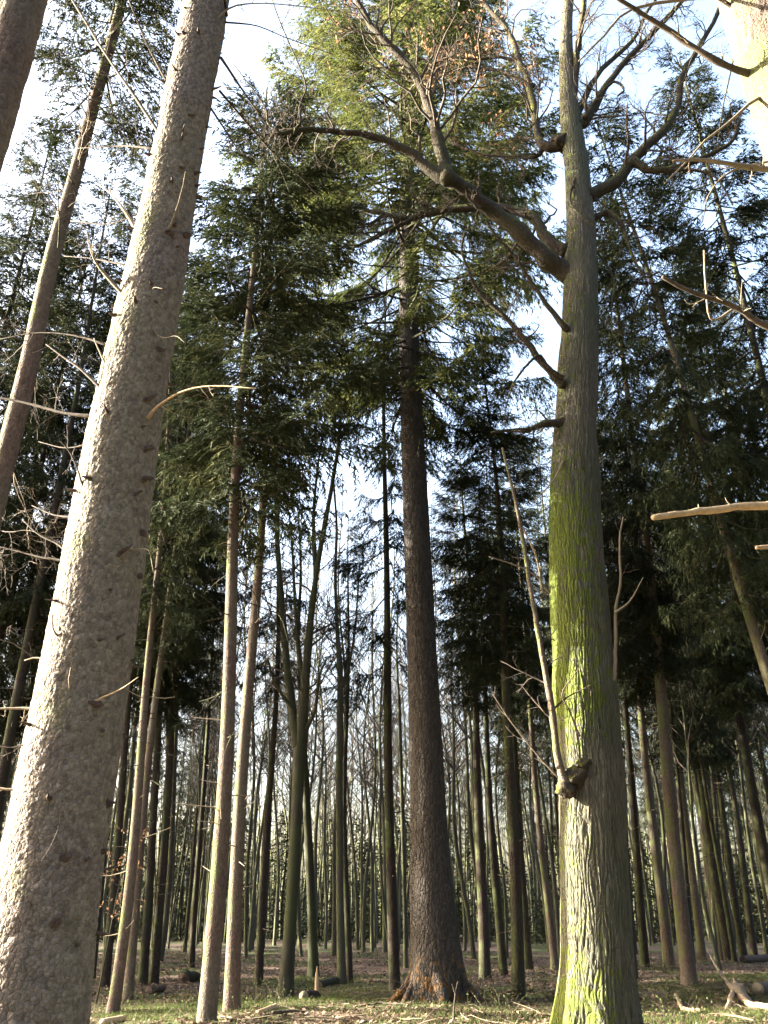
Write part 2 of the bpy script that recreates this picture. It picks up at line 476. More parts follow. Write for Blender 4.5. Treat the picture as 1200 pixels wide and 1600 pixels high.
# ------------------------------------------------------------------ conifer boughs
def bough(L, rg, dens=1.0, droop=0.18, lush=1.0):
    """one living bough along +X: triangles of needles (n,3,3) and its bare wood line"""
    def axis(t):
        z = L * (-droop * np.sin(pi * t * 0.8) + 0.10 * t * t)
        y = 0.06 * L * np.sin(t * 3 + ph)
        return np.stack([L * t, y, z], -1)
    ph = rg.random() * 6
    nb = max(6, int(L / 0.060 * dens)) * 2
    t0 = min(0.42, 0.10 + 0.085 * L)
    t = t0 + (1 - t0) * np.sort(rg.random(nb)) ** 0.9
    sd = np.where(np.arange(nb) % 2 == 0, 1.0, -1.0)
    p0 = axis(t)
    l = np.clip((0.22 + 0.30 * L * (1 - t) ** 0.8) * (0.5 + 0.9 * rg.random(nb)), 0.12, 1.05) * lush
    fa = np.radians(rg.uniform(25, 68, nb))
    d = np.stack([np.cos(fa), sd * np.sin(fa), rg.uniform(-0.45, 0.05, nb)], -1)
    hang = rg.uniform(0.1, 0.75, nb)
    n = np.maximum(4, (l / 0.026 * dens).astype(int))
    b = np.repeat(np.arange(nb), n)
    m = len(b)
    s = rg.random(m) ** 0.8
    p = p0[b] + d[b] * (s * l[b])[:, None]
    p[:, 2] -= hang[b] * s * s * l[b]
    tg = d[b].copy(); tg[:, 2] -= 2 * hang[b] * s; tg = nrm(tg)
    perp = nrm(np.cross(tg, np.array([0, 0, 1.0])))
    sgn = rg.choice([-1.0, 1.0], m)
    dt = nrm(tg * 0.75 + perp * (sgn * rg.uniform(0.2, 0.9, m))[:, None] + rg.normal(0, 0.16, (m, 3)) + np.array([0, 0, -0.22]))
    ln = rg.uniform(0.08, 0.19, m) * (1.1 - 0.35 * s) * (1.0 + 0.5 * (1 - dens))
    wv = nrm(np.cross(dt, rg.normal(0, 0.55, (m, 3)) + np.array([0, 0, 1.0]))) * (rg.uniform(0.008, 0.015, m) * (1.0 + 1.0 * (1 - dens)))[:, None]
    tri = np.stack([p - wv, p + wv, p + dt * ln[:, None]], 1)
    wood = axis(np.linspace(0, 0.92, 6))
    return tri, wood, L

def bough_set(seed, dens, droop=0.18, lengths=(0.7, 1.3, 2.0, 2.8, 3.8, 5.0), per=3, lush=1.0):
    rg = np.random.default_rng(seed)
    return {L: [bough(L, rg, dens, droop, lush) for _ in range(per)] for L in lengths}

def crown_mesh(name, h, zb, Rm, boughs, seed, gap=0.42, per=(4, 7), needle='needle', wood='spruce_dark', prof=None, low_el=-18, top_el=38, dead=12, deadspan=5.0, skip=0.08, side=None):
    """a conifer crown round the axis from height zb to h"""
    rg = np.random.default_rng(seed)
    mb = MB()
    keys = np.array(sorted(boughs))
    tris = []; WP = []; WR = []
    z = zb
    while z < h - 0.25:
        u = (z - zb) / (h - zb)
        pr = prof(u) if prof else (1 - u) ** 0.55 * (0.62 + 0.38 * min(1, u / 0.2))
        k = rg.integers(*per)
        a0 = rg.random() * 6.28
        for j in range(k):
            if rg.random() < skip: continue
            L = Rm * pr * rg.uniform(0.5, 1.2) + 0.22
            az = a0 + j * 2 * pi / k + rg.normal(0, 0.22)
            if side is not None:
                L *= side(az)
            el = np.radians(low_el + (top_el - low_el) * u ** 1.3 + rg.normal(0, 7))
            kk = keys[np.argmin(np.abs(keys - L))]
            tri, wd, _ = boughs[kk][rg.integers(len(boughs[kk]))]
            sc_ = L / kk
            ca, sa, ce, se = cos(az), sin(az), cos(el), sin(el)
            fl = 1 if rg.random() < 0.5 else -1
            Rt = np.array([[ca * ce, -sa * fl, -ca * se], [sa * ce, ca * fl, -sa * se], [se, 0, ce]])
            o = np.array([0, 0, z + rg.uniform(-0.15, 0.15)])
            tris.append((tri.reshape(-1, 3) * sc_) @ Rt.T + o)
            WP.append((wd * sc_) @ Rt.T + o)
            WR.append(np.linspace(0.010 + 0.009 * L, 0.004, 6))
        z += gap * rg.uniform(0.75, 1.25) * (1.0 - 0.35 * u)
    tv = np.concatenate(tris)
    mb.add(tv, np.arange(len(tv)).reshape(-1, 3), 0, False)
    # dead twigs under the crown
    if dead:
        st = np.stack([np.zeros(dead), np.zeros(dead), rg.uniform(zb - deadspan, zb + 0.5, dead)], -1)
        az = rg.random(dead) * 6.28
        di = np.stack([np.cos(az), np.sin(az), rg.uniform(-0.35, 0.1, dead)], -1)
        Pd = paths(st, di, rg.uniform(0.5, 1.9, dead) * min(1, Rm / 2), 6, rg, 0.12, 0.0, 0.05)
        Rd = np.repeat(np.linspace(0.014, 0.004, 6)[None], dead, 0)
        mb.add(*tubes(Pd, Rd, 4), 1, True)
        C, CR = spawn(Pd, Rd, 4, rg, (0.2, 0.4), 0.9, 4, 0.15, -0.05, 0.1, 0.3)
        mb.add(*tubes(C, CR, 3), 1, True)
    mb.add(*tubes(np.array(WP), np.array(WR), 4), 1, True)
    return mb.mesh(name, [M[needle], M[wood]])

def pole_mesh(name, h, r, mat, seed, S=12, rows=26, flare=None, bend=0.12, stubs=14, top=0.12):
    """a straight tapering trunk round the axis, from 0.35 m under the ground to its tip"""
    rg = np.random.default_rng(seed)
    z = np.concatenate([[-0.35, 0.0, 0.12, 0.28, 0.5, 0.9], np.linspace(1.5, h, rows)])
    u = np.clip(z / h, 0, 1)
    rr = r * (1 - (1 - top) * u ** 1.15)
    ph = rg.random(4) * 6
    x = bend * (np.sin(u * 4 + ph[0]) - sin(ph[0])) + bend * 0.35 * (np.sin(u * 11 + ph[1]) - sin(ph[1]))
    y = bend * (np.sin(u * 4 + ph[2]) - sin(ph[2])) + bend * 0.35 * (np.sin(u * 11 + ph[3]) - sin(ph[3]))
    V, Fq, _, _ = grid_trunk(z, x, y, rr, S, None, r * (0.75 if flare is None else flare), 0.28 + r * 0.5, rg.integers(4, 7), seed)
    mb = MB().add(V, Fq)
    if stubs:
        t = rg.uniform(0.08, 0.6, stubs); az = rg.random(stubs) * 6.28
        st = np.stack([np.interp(t, u, x), np.interp(t, u, y), t * h], -1)
        di = np.stack([np.cos(az), np.sin(az), rg.uniform(-0.3, 0.4, stubs)], -1)
        P = paths(st, di, rg.uniform(0.15, 0.75, stubs) + r, 4, rg, 0.1, 0.02)
        mb.add(*tubes(P, np.repeat(np.linspace(0.014, 0.005, 4)[None], stubs, 0), 4), 1)
    return mb.mesh(name, [M[mat], M['dead']])

def bare_mesh(name, h, r, seed, mat='beech', zb=0.38, n1=34, k2=6, k3=4, S=9, twigs=True, up=0.10, angle=0.75, lf=0.2):
    """a leafless broadleaf: trunk mesh and branch mesh"""
    rg = np.random.default_rng(seed)
    z = np.concatenate([[-0.35, 0.0, 0.15, 0.4, 0.9], np.linspace(1.6, h, 22)])
    u = np.clip(z / h, 0, 1)
    rr = r * (1 - 0.95 * u ** 1.1)
    b = 0.35; ph = rg.random(4) * 6
    x = b * (np.sin(u * 5 + ph[0]) - sin(ph[0])) + 0.12 * (np.sin(u * 14 + ph[1]) - sin(ph[1]))
    y = b * (np.sin(u * 5 + ph[2]) - sin(ph[2])) + 0.12 * (np.sin(u * 14 + ph[3]) - sin(ph[3]))
    V, Fq, _, _ = grid_trunk(z, x, y, np.maximum(rr, 0.012), S, None, r * 0.6, 0.3, 5, seed)
    tm = MB().add(V, Fq).mesh(name + ' trunk', [M[mat]])
    t = zb + (0.97 - zb) * rg.random(n1)
    st = np.stack([np.interp(t, u, x), np.interp(t, u, y), t * h], -1)
    az = rg.random(n1) * 6.28
    di = np.stack([np.cos(az) * sin(angle), np.sin(az) * sin(angle), np.full(n1, cos(angle))], -1)
    P1 = paths(st, di, h * lf * (1.25 - 0.9 * (t - zb) / (1 - zb)) * rg.uniform(0.6, 1.2, n1), 7, rg, 0.16, up)
    R1 = (np.interp(t, u, rr) * 0.42 + 0.006)[:, None] * np.linspace(1, 0.22, 7)[None]
    mb = MB().add(*tubes(P1, R1, 4))
    P2, R2 = spawn(P1, R1, k2, rg, (0.25, 0.5), 0.7, 5, 0.18, up)
    mb.add(*tubes(P2, R2, 3))
    if k3:
        P3, R3 = spawn(P2, R2, k3, rg, (0.35, 0.65), 0.65, 4, 0.2, up, rmin=0.004)
        mb.add(*tubes(P3, R3, 3))
    return tm, mb.mesh(name + ' crown', [M[mat if mat != 'beech' else 'twig']])

# ------------------------------------------------------------------ shared crowns and trees
B1 = bough_set(11, 1.0, 0.16)
B2 = bough_set(12, 1.0, 0.26, lush=1.1)
BL = bough_set(13, 0.55, 0.2, per=2)
CROWN = {
    # name: (mesh, height of the mesh, its radius)
    'bushy': (crown_mesh('bushy crown', 12, 0, 2.2, B1, 21, gap=0.53, skip=0.13, per=(4, 7)), 12, 2.2),
    'bushy2': (crown_mesh('bushy crown', 12, 0, 2.2, B2, 22, gap=0.55, skip=0.14, per=(4, 7), low_el=-26), 12, 2.2),
    'weeping': (crown_mesh('weeping crown', 18, 0, 2.9, B2, 23, gap=0.58, skip=0.12, per=(4, 7), low_el=-34, top_el=30), 18, 2.9),
    'sparse': (crown_mesh('sparse crown', 9, 0, 1.6, B1, 24, gap=0.7, per=(3, 6), skip=0.25), 9, 1.6),
    'sparse2': (crown_mesh('sparse crown', 12, 0, 1.8, B2, 25, gap=0.75, per=(3, 6), skip=0.25), 12, 1.8),
    'far': (crown_mesh('far crown', 12, 0, 2.0, BL, 26, gap=0.55, dead=8, skip=0.12), 12, 2.0),
    'far2': (crown_mesh('far crown', 10, 0, 1.7, BL, 27, gap=0.7, per=(3, 6), dead=8, skip=0.15), 10, 1.7),
}

def put_crown(parent, kind, zb, h, R, rot):
    me, hc, rc = CROWN[kind]
    c = link('crown', me, parent)
    c.location = (0, 0, zb)
    c.rotation_euler = (0, 0, rot)
    s = R / rc
    c.scale = (s, s, (h - zb) / hc)
    return c

def stand(name, label, cat, px, py, x2, y2, group=None):
    """an Empty at the foot of a tree seen at (px, py) and again at (x2, y2)"""
    p = ground_at(px, py)
    q = at(x2, y2, p[1])
    p[2] = gz(p[0], p[1])
    o = thing(name, label, cat, p, group)
    d = q - p
    o.rotation_euler = (0, math.atan2(d[0], d[2]), 0)
    return o, p

def spruce(px, py, x2, y2, wpx, h, zb, R, kind, label, mat='spruce', rot=None, group=None, seed=None, flare=None, stubs=14):
    seed = int(px * 7 + py) % 9973 if seed is None else seed
    o, p = stand('spruce_tree', label, 'tree', px, py, x2, y2, group)
    r = 0.39 * wpx * depth(p + np.array([0, 0, 1.6])) / FPX
    link('trunk', pole_mesh('trunk', h, r, mat, seed, 14, 30, flare, stubs=stubs), o)
    if kind:
        put_crown(o, kind, zb, h * 1.005, R, seed * 0.7 if rot is None else rot)
    return o

# ------------------------------------------------------------------ limbs drawn where they are seen
def limb_line(pts, Ya, Yb, wa, wb, n=None, wob=0.0, seed=0, collar=0.35):
    n = n or max(6, len(pts) * 3)
    s = smooth_line(pts, n)
    u = np.linspace(0, 1, n)
    rg = np.random.default_rng(seed + len(pts) * 31 + int(pts[0][0]))
    Yv = Ya + (Yb - Ya) * u ** 1.2
    P = np.array([at(a, b, y) for (a, b), y in zip(s, Yv)])
    wv = (wa + (wb - wa) * u ** 0.8) * (1 + collar * np.exp(-u * n / 2.2))
    R = np.array([0.5 * ww * depth(p) / FPX for ww, p in zip(wv, P)])
    if wob:
        P = P + rg.normal(0, 1, P.shape) * (R * wob)[:, None]
        R = R * (1 + rg.normal(0, 0.07, n))
    return P, R

def capped(P, R):
    t0 = nrm(P[0] - P[1]); t1 = nrm(P[-1] - P[-2])
    P_ = np.vstack([P[0] + t0 * R[0] * 0.6, P[0] + t0 * R[0] * 0.4, P, P[-1] + t1 * R[-1] * 0.4, P[-1] + t1 * R[-1] * 0.6])
    return P_, np.concatenate([[R[0] * 0.05, R[0] * 0.7], R, [R[-1] * 0.7, R[-1] * 0.05]])

def limb(parent, loc, name, pts, Ya, Yb, wa, wb, mat, S=8, wob=0.15, tw=None, twmat='twig', label=None, leaves=0, twr=1.0):
    P, R = limb_line(pts, Ya, Yb, wa, wb, wob=wob)
    loc = np.asarray(loc)
    P_, R_ = capped(P, R)
    o = MB().add(*tubes(P_ - loc, R_, S)).build(name, [M[mat]], parent)
    if label: o['label'] = label
    if tw:
        k1, k2, k3, l1, crook = tw
        rg = np.random.default_rng(int(abs(pts[0][0]) * 3 + abs(pts[-1][1])))
        mb = MB()
        P0, R0 = P[None] - loc, R[None]
        A, AR = spawn(P0, R0, k1, rg, (0.6, 1.2), 0.95, 7, crook, 0.06, t0=0.12, rf=0.32, plen=np.array([l1]), rmin=0.004 * twr)
        AR = np.minimum(AR, 0.035)
        mb.add(*tubes(A, AR, 4))
        if k2:
            C, CR = spawn(A, AR, k2, rg, (0.3, 0.6), 0.8, 5, crook, 0.05, rmin=0.003 * twr)
            mb.add(*tubes(C, CR, 3))
            last = C
            if k3:
                D, DR = spawn(C, CR, k3, rg, (0.35, 0.7), 0.75, 4, crook, 0.03, rmin=0.003 * twr)
                mb.add(*tubes(D, DR, 3))
                last = D
            t = mb.build('twigs', [M[twmat]], o)
            t['kind'] = 'stuff'
            if leaves:
                e = last[:, -1]
                idx = rg.integers(0, len(e), leaves)
                c = e[idx] + rg.normal(0, 0.08, (leaves, 3))
                a = nrm(rg.normal(0, 1, (leaves, 3))) * rg.uniform(0.04, 0.07, (leaves, 1))
                b = nrm(np.cross(a, rg.normal(0, 1, (leaves, 3)))) * rg.uniform(0.018, 0.03, (leaves, 1))
                q = np.stack([c - a, c + b, c + a, c - b], 1).reshape(-1, 3)
                lf = MB().add(q, np.arange(len(q)).reshape(-1, 4), 0, False).build('withered_leaves', [M['brown_leaf']], o)
                lf['kind'] = 'stuff'
        else:
            t = mb.build('twigs', [M[twmat]], o)
            t['kind'] = 'stuff'
    return o

def roots(parent, loc, r0, n, seed, mat, length=(0.8, 1.5), thick=0.16):
    """surface roots running from the foot into the ground"""
    rg = np.random.default_rng(seed)
    for k in range(n):
        a = k * 2 * pi / n + rg.normal(0, 0.2)
        L_ = rg.uniform(*length)
        m = 9; u = np.linspace(0, 1, m)
        rr = r0 * 0.7 + L_ * u
        aa = a + 0.25 * np.sin(u * 3 + rg.random() * 6) * u
        x_ = rr * np.cos(aa); y_ = rr * np.sin(aa)
        z_ = 0.42 * r0 * 1.6 * (1 - u) ** 2.4 - 0.02 - 0.10 * u + gz(x_ + loc[0], y_ + loc[1]) - loc[2]
        R_ = thick * rg.uniform(0.7, 1.1) * (1 - 0.82 * u)
        MB().add(*tubes(np.stack([x_, y_, z_], -1), R_, 8)).build('root', [M[mat]], parent)

def knots(parent, loc, spots, Y, rad, mat='knot'):
    """branch collars: small rough bosses on the bark facing the camera; spots (px, py, size px)"""
    for px, py, s, yy in spots:
        p = at(px, py, yy)
        R = 0.5 * s * depth(p) / FPX
        rg = np.random.default_rng(int(px * 13 + py))
        n = 14
        th = np.arange(n) * 2 * pi / n
        rings = []
        lob = 1 + 0.22 * np.sin(th * 2 + rg.random() * 6) + 0.15 * np.sin(th * 3 + rg.random() * 6)
        tilt = rg.normal(0, 0.25)
        for rr, dd in ((1.35, 0.10), (1.0, -0.10), (0.72, -0.30), (0.5, -0.18), (0.28, -0.22), (0.05, -0.45)):
            jit = lob * (1 + rg.normal(0, 0.10, n))
            xx = np.cos(th) * R * rr * jit * 1.1
            rings.append(np.stack([xx, dd * R * (1 + rg.normal(0, 0.15, n)), np.sin(th) * R * rr * 0.55 * jit + tilt * xx - abs(dd) * R * 0.4], -1))
        V = np.concatenate(rings) + (p - np.asarray(loc))
        i = np.arange(5)[:, None] * n; k = np.arange(n)[None]
        Fq = np.stack([i + k, i + (k + 1) % n, i + n + (k + 1) % n, i + n + k], -1).reshape(-1, 4)
        MB().add(V, Fq).build('knot', [M[mat]], parent)

# ------------------------------------------------------------------ the great spruce at the left
def great_spruce():
    Y = 7.0
    keys = [(45, 1600, 178), (60, 1500, 165), (78, 1360, 158), (111, 1180, 146), (131, 1060, 137), (158, 900, 126),
            (173, 800, 117), (198, 650, 107), (222, 530, 99), (256, 360, 83), (284, 200, 74), (323, 0, 67)]
    x0 = at(30, 1700, Y)[0]
    loc = np.array([x0, Y, 0.0])
    o = thing('spruce_tree', 'huge scaly grey-brown spruce trunk filling the left foreground, with dead branch stubs', 'tree', loc)
    rows = 720
    z, x, r = trunk_rows(keys, Y, rows, ztop=12.6, zbase=-0.3)
    S = 190
    tint = {}
    def disp(T, Z):
        NU = 62
        u = T / (2 * pi) * NU; v = Z / 0.036
        wob = vnoise(T / (2 * pi) * 20, Z / 0.12, 20, 5) * 1.6
        f1, f2, cid = cells(u + 0.35 * wob, v + wob, NU, 3)
        edge = np.clip((f2 - f1) / 0.28, 0, 1)
        plate = edge ** 0.7 * (0.35 + 0.65 * cid)
        big = vnoise(T / (2 * pi) * 9, Z / 0.25, 9, 8) - 0.5
        tint['v'] = cid * 0.7 + 0.3 * vnoise(T / (2 * pi) * 40, Z / 0.06, 40, 9)
        return plate * 0.011 + big * 0.018
    V, Fq, T, Z = grid_trunk(z, x, np.full(rows, Y), r, S, disp, 0.10, 0.5, 6, 3)
    mb = MB().add(V - loc, Fq, 0, True, tint['v'].ravel())
    # upper stem, above the picture
    z2 = np.linspace(12.5, 29, 24)
    sl = (x[-1] - x[-200]) / (z[-1] - z[-200])
    V2, F2, _, _ = grid_trunk(z2, x[-1] + (z2 - z[-1]) * sl, np.full(24, Y), r[-1] * (1 - (z2 - 12.5) / 18), 16)
    mb.add(V2 - loc, F2, 0, True, np.full(len(V2), 0.5))
    mb.build('trunk', [M['spruce_old']], o, attr=True)
    c = put_crown(o, 'bushy', 15.5, 30, 2.4, 0.4)
    c.location = (x[-1] + (15.5 - z[-1]) * sl - x0, 0, 15.5)
    xr = lambda py: np.interp(py, [k[1] for k in keys[::-1]], [k[0] for k in keys[::-1]])
    wr = lambda py: np.interp(py, [k[1] for k in keys[::-1]], [k[2] for k in keys[::-1]])
    def yf(px, py):
        """distance of the bark surface seen at that place"""
        rad = 0.5 * wr(py) * depth(at(xr(py), py, Y)) / FPX
        s_ = min(0.98, abs(px - xr(py)) / (0.5 * wr(py)))
        return Y - rad * math.sqrt(1 - s_ * s_) * 0.98
    br = [  # points, depth change towards the tip, widths, twigs
        ([(300, 95), (320, 55), (355, 15), (400, 5), (470, 10), (560, 22)], 0.3, 6, 2.2, (7, 3, 0, 0.5, 0.15), 'dead'),
        ([(258, 222), (210, 150), (165, 85), (125, 20), (100, -20)], 0.5, 7, 4, (6, 3, 0, 0.45, 0.15), 'twig'),
        ([(270, 145), (235, 80), (205, 10), (190, -30)], 0.4, 6, 3, (5, 3, 0, 0.4, 0.15), 'twig'),
        ([(216, 362), (180, 310), (150, 285)], 0.3, 7, 3, (5, 2, 0, 0.3, 0.15), 'dead'),
        ([(263, 362), (275, 330), (285, 295), (290, 268)], -0.25, 6, 3, None, 'dead'),
        ([(204, 472), (165, 430), (145, 400), (136, 362)], -0.1, 9, 4, (6, 2, 0, 0.3, 0.2), 'dead'),
        ([(176, 625), (130, 580), (95, 555), (72, 538)], 0.2, 8, 3, (4, 2, 0, 0.3, 0.15), 'twig'),
        ([(183, 612), (165, 570), (147, 530)], 0.1, 7, 3, None, 'dead'),
        ([(152, 652), (100, 645), (50, 632), (-20, 618)], 0.4, 8, 5, (8, 3, 0, 0.45, 0.15), 'twig'),
        ([(150, 690), (105, 700), (60, 690)], 0.4, 4, 2, (4, 2, 0, 0.3, 0.15), 'twig'),
        ([(145, 780), (128, 755), (122, 735), (108, 705), (95, 690)], -0.1, 6, 3, None, 'twig'),
        ([(118, 808), (85, 805), (50, 790)], 0.3, 5, 2.5, (4, 2, 0, 0.25, 0.15), 'twig'),
        ([(112, 872), (90, 850), (60, 835), (35, 812)], 0.2, 6, 3, (4, 2, 0, 0.3, 0.15), 'twig'),
        ([(110, 878), (70, 872), (30, 862), (-20, 850)], 0.3, 6, 3, (7, 3, 0, 0.4, 0.15), 'twig'),
        ([(148, 1096), (165, 1088), (190, 1076), (216, 1058)], -0.2, 6, 2, None, 'pale'),
        ([(203, 860), (222, 858), (233, 862), (240, 895)], -0.25, 4, 1.5, None, 'dead'),
        ([(105, 1102), (109, 1078), (108, 1062), (111, 1043)], -0.15, 5, 4, None, 'dead'),
        ([(112, 1012), (98, 1000), (84, 985), (82, 960)], -0.05, 6, 3, None, 'knot'),
        ([(88, 1250), (94, 1262), (92, 1290), (80, 1320), (65, 1345)], -0.12, 2.5, 1.2, None, 'dead'),
        ([(55, 1108), (30, 1107), (-20, 1108)], 0.1, 7, 5, (4, 2, 0, 0.2, 0.15), 'dead'),
        ([(48, 1237), (20, 1234), (-20, 1230)], 0.1, 8, 5, (3, 2, 0, 0.2, 0.15), 'dead'),
        ([(75, 1030), (55, 1028), (38, 1032)], 0.1, 5, 3, None, 'dead'),
        ([(66, 1170), (48, 1160), (20, 1168), (-15, 1165)], 0.1, 4, 2, (3, 2, 0, 0.2, 0.15), 'twig'),
        ([(232, 652), (250, 632), (290, 610), (340, 603), (400, 607)], -0.5, 7, 3, (5, 2, 0, 0.5, 0.12), 'pale'),
        ([(276, 616), (285, 640), (277, 680), (277, 720)], -0.1, 2, 1, None, 'dead'),
        ([(240, 515), (247, 524), (258, 528), (275, 525), (288, 535)], -0.2, 3, 1.5, None, 'dead'),
        ([(238, 470), (239, 450), (254, 451)], -0.15, 2, 1.2, None, 'dead'),
        ([(330, 170), (370, 230), (400, 262)], 0.5, 4, 2, (6, 2, 0, 0.35, 0.15), 'twig'),
        ([(345, 90), (385, 150), (420, 200), (425, 212)], 0.6, 5, 2.5, (7, 2, 0, 0.4, 0.15), 'twig'),
        ([(350, 35), (400, 40), (450, 60), (520, 85)], 0.5, 4, 2, (8, 2, 0, 0.4, 0.15), 'twig'),
        ([(240, 232), (190, 228), (120, 232)], 0.6, 5, 2, (7, 2, 0, 0.4, 0.12), 'twig'),
        ([(225, 330), (170, 350), (110, 345)], 0.6, 4, 2, (7, 2, 0, 0.4, 0.12), 'twig'),
        ([(170, 540), (120, 525), (60, 520), (0, 530)], 0.5, 5, 2, (8, 2, 0, 0.4, 0.12), 'twig'),
        ([(200, 415), (150, 405), (100, 400)], 0.5, 4, 2, (6, 2, 0, 0.4, 0.12), 'twig'),
    ]
    for pts, dy, wa, wb, tw, mt in br:
        y0 = yf(*pts[0])
        limb(o, loc, 'dead_branch', pts, y0 + 0.03, y0 + dy, wa * 0.72, wb * 0.6, mt, 6, 0.1, tw, 'twig' if mt == 'twig' else 'dead')
    # short snapped stubs in whorls round the stem
    rs = np.random.default_rng(17)
    zz = 1.0
    while zz < 12.4:
        for a in rs.random(rs.integers(3, 6)) * 2 * pi:
            z_ = zz + rs.normal(0, 0.06)
            xc = np.interp(z_, z, x); rc = np.interp(z_, z, r)
            d_ = np.array([cos(a), sin(a), rs.uniform(-0.25, 0.25)])
            L_ = rs.uniform(0.03, 0.11)
            p0 = np.array([xc, Y, z_]) + d_ * rc * 0.9 - loc
            P_ = np.array([p0, p0 + d_ * rc * 0.12, p0 + d_ * (rc * 0.12 + L_ * 0.5), p0 + d_ * (rc * 0.12 + L_) + rs.normal(0, 0.006, 3)])
            rr_ = rs.uniform(0.007, 0.015)
            MB().add(*tubes(P_, np.array([rr_ * 2.4, rr_ * 1.7, rr_, rr_ * 0.5]), 7)).build('branch_stub', [M['knot']], o)
        zz += rs.uniform(0.38, 0.62)
    spots = []
    for px, py, s in [(258, 218, 13), (262, 362, 18), (290, 366, 15), (204, 474, 18), (178, 618, 20), (232, 622, 16), (232, 700, 14), (226, 748, 15), (140, 786, 20),
                      (190, 862, 17), (222, 832, 15), (218, 900, 12), (132, 905, 18), (128, 918, 16), (112, 1016, 20), (104, 1104, 22), (148, 1098, 18), (88, 1250, 20), (40, 1242, 20),
                      (170, 1255, 15), (100, 1340, 18), (85, 1440, 20), (250, 545, 12), (215, 770, 10), (296, 180, 12), (306, 270, 11), (270, 300, 11),
                      (258, 250, 9), (282, 262, 10), (306, 290, 10), (235, 470, 12), (298, 100, 11), (155, 1000, 10), (160, 1330, 12), (245, 420, 10)]:
        spots.append((px, py, s, yf(px, py) + 0.02))
    knots(o, loc, spots, Y, 0)
great_spruce()

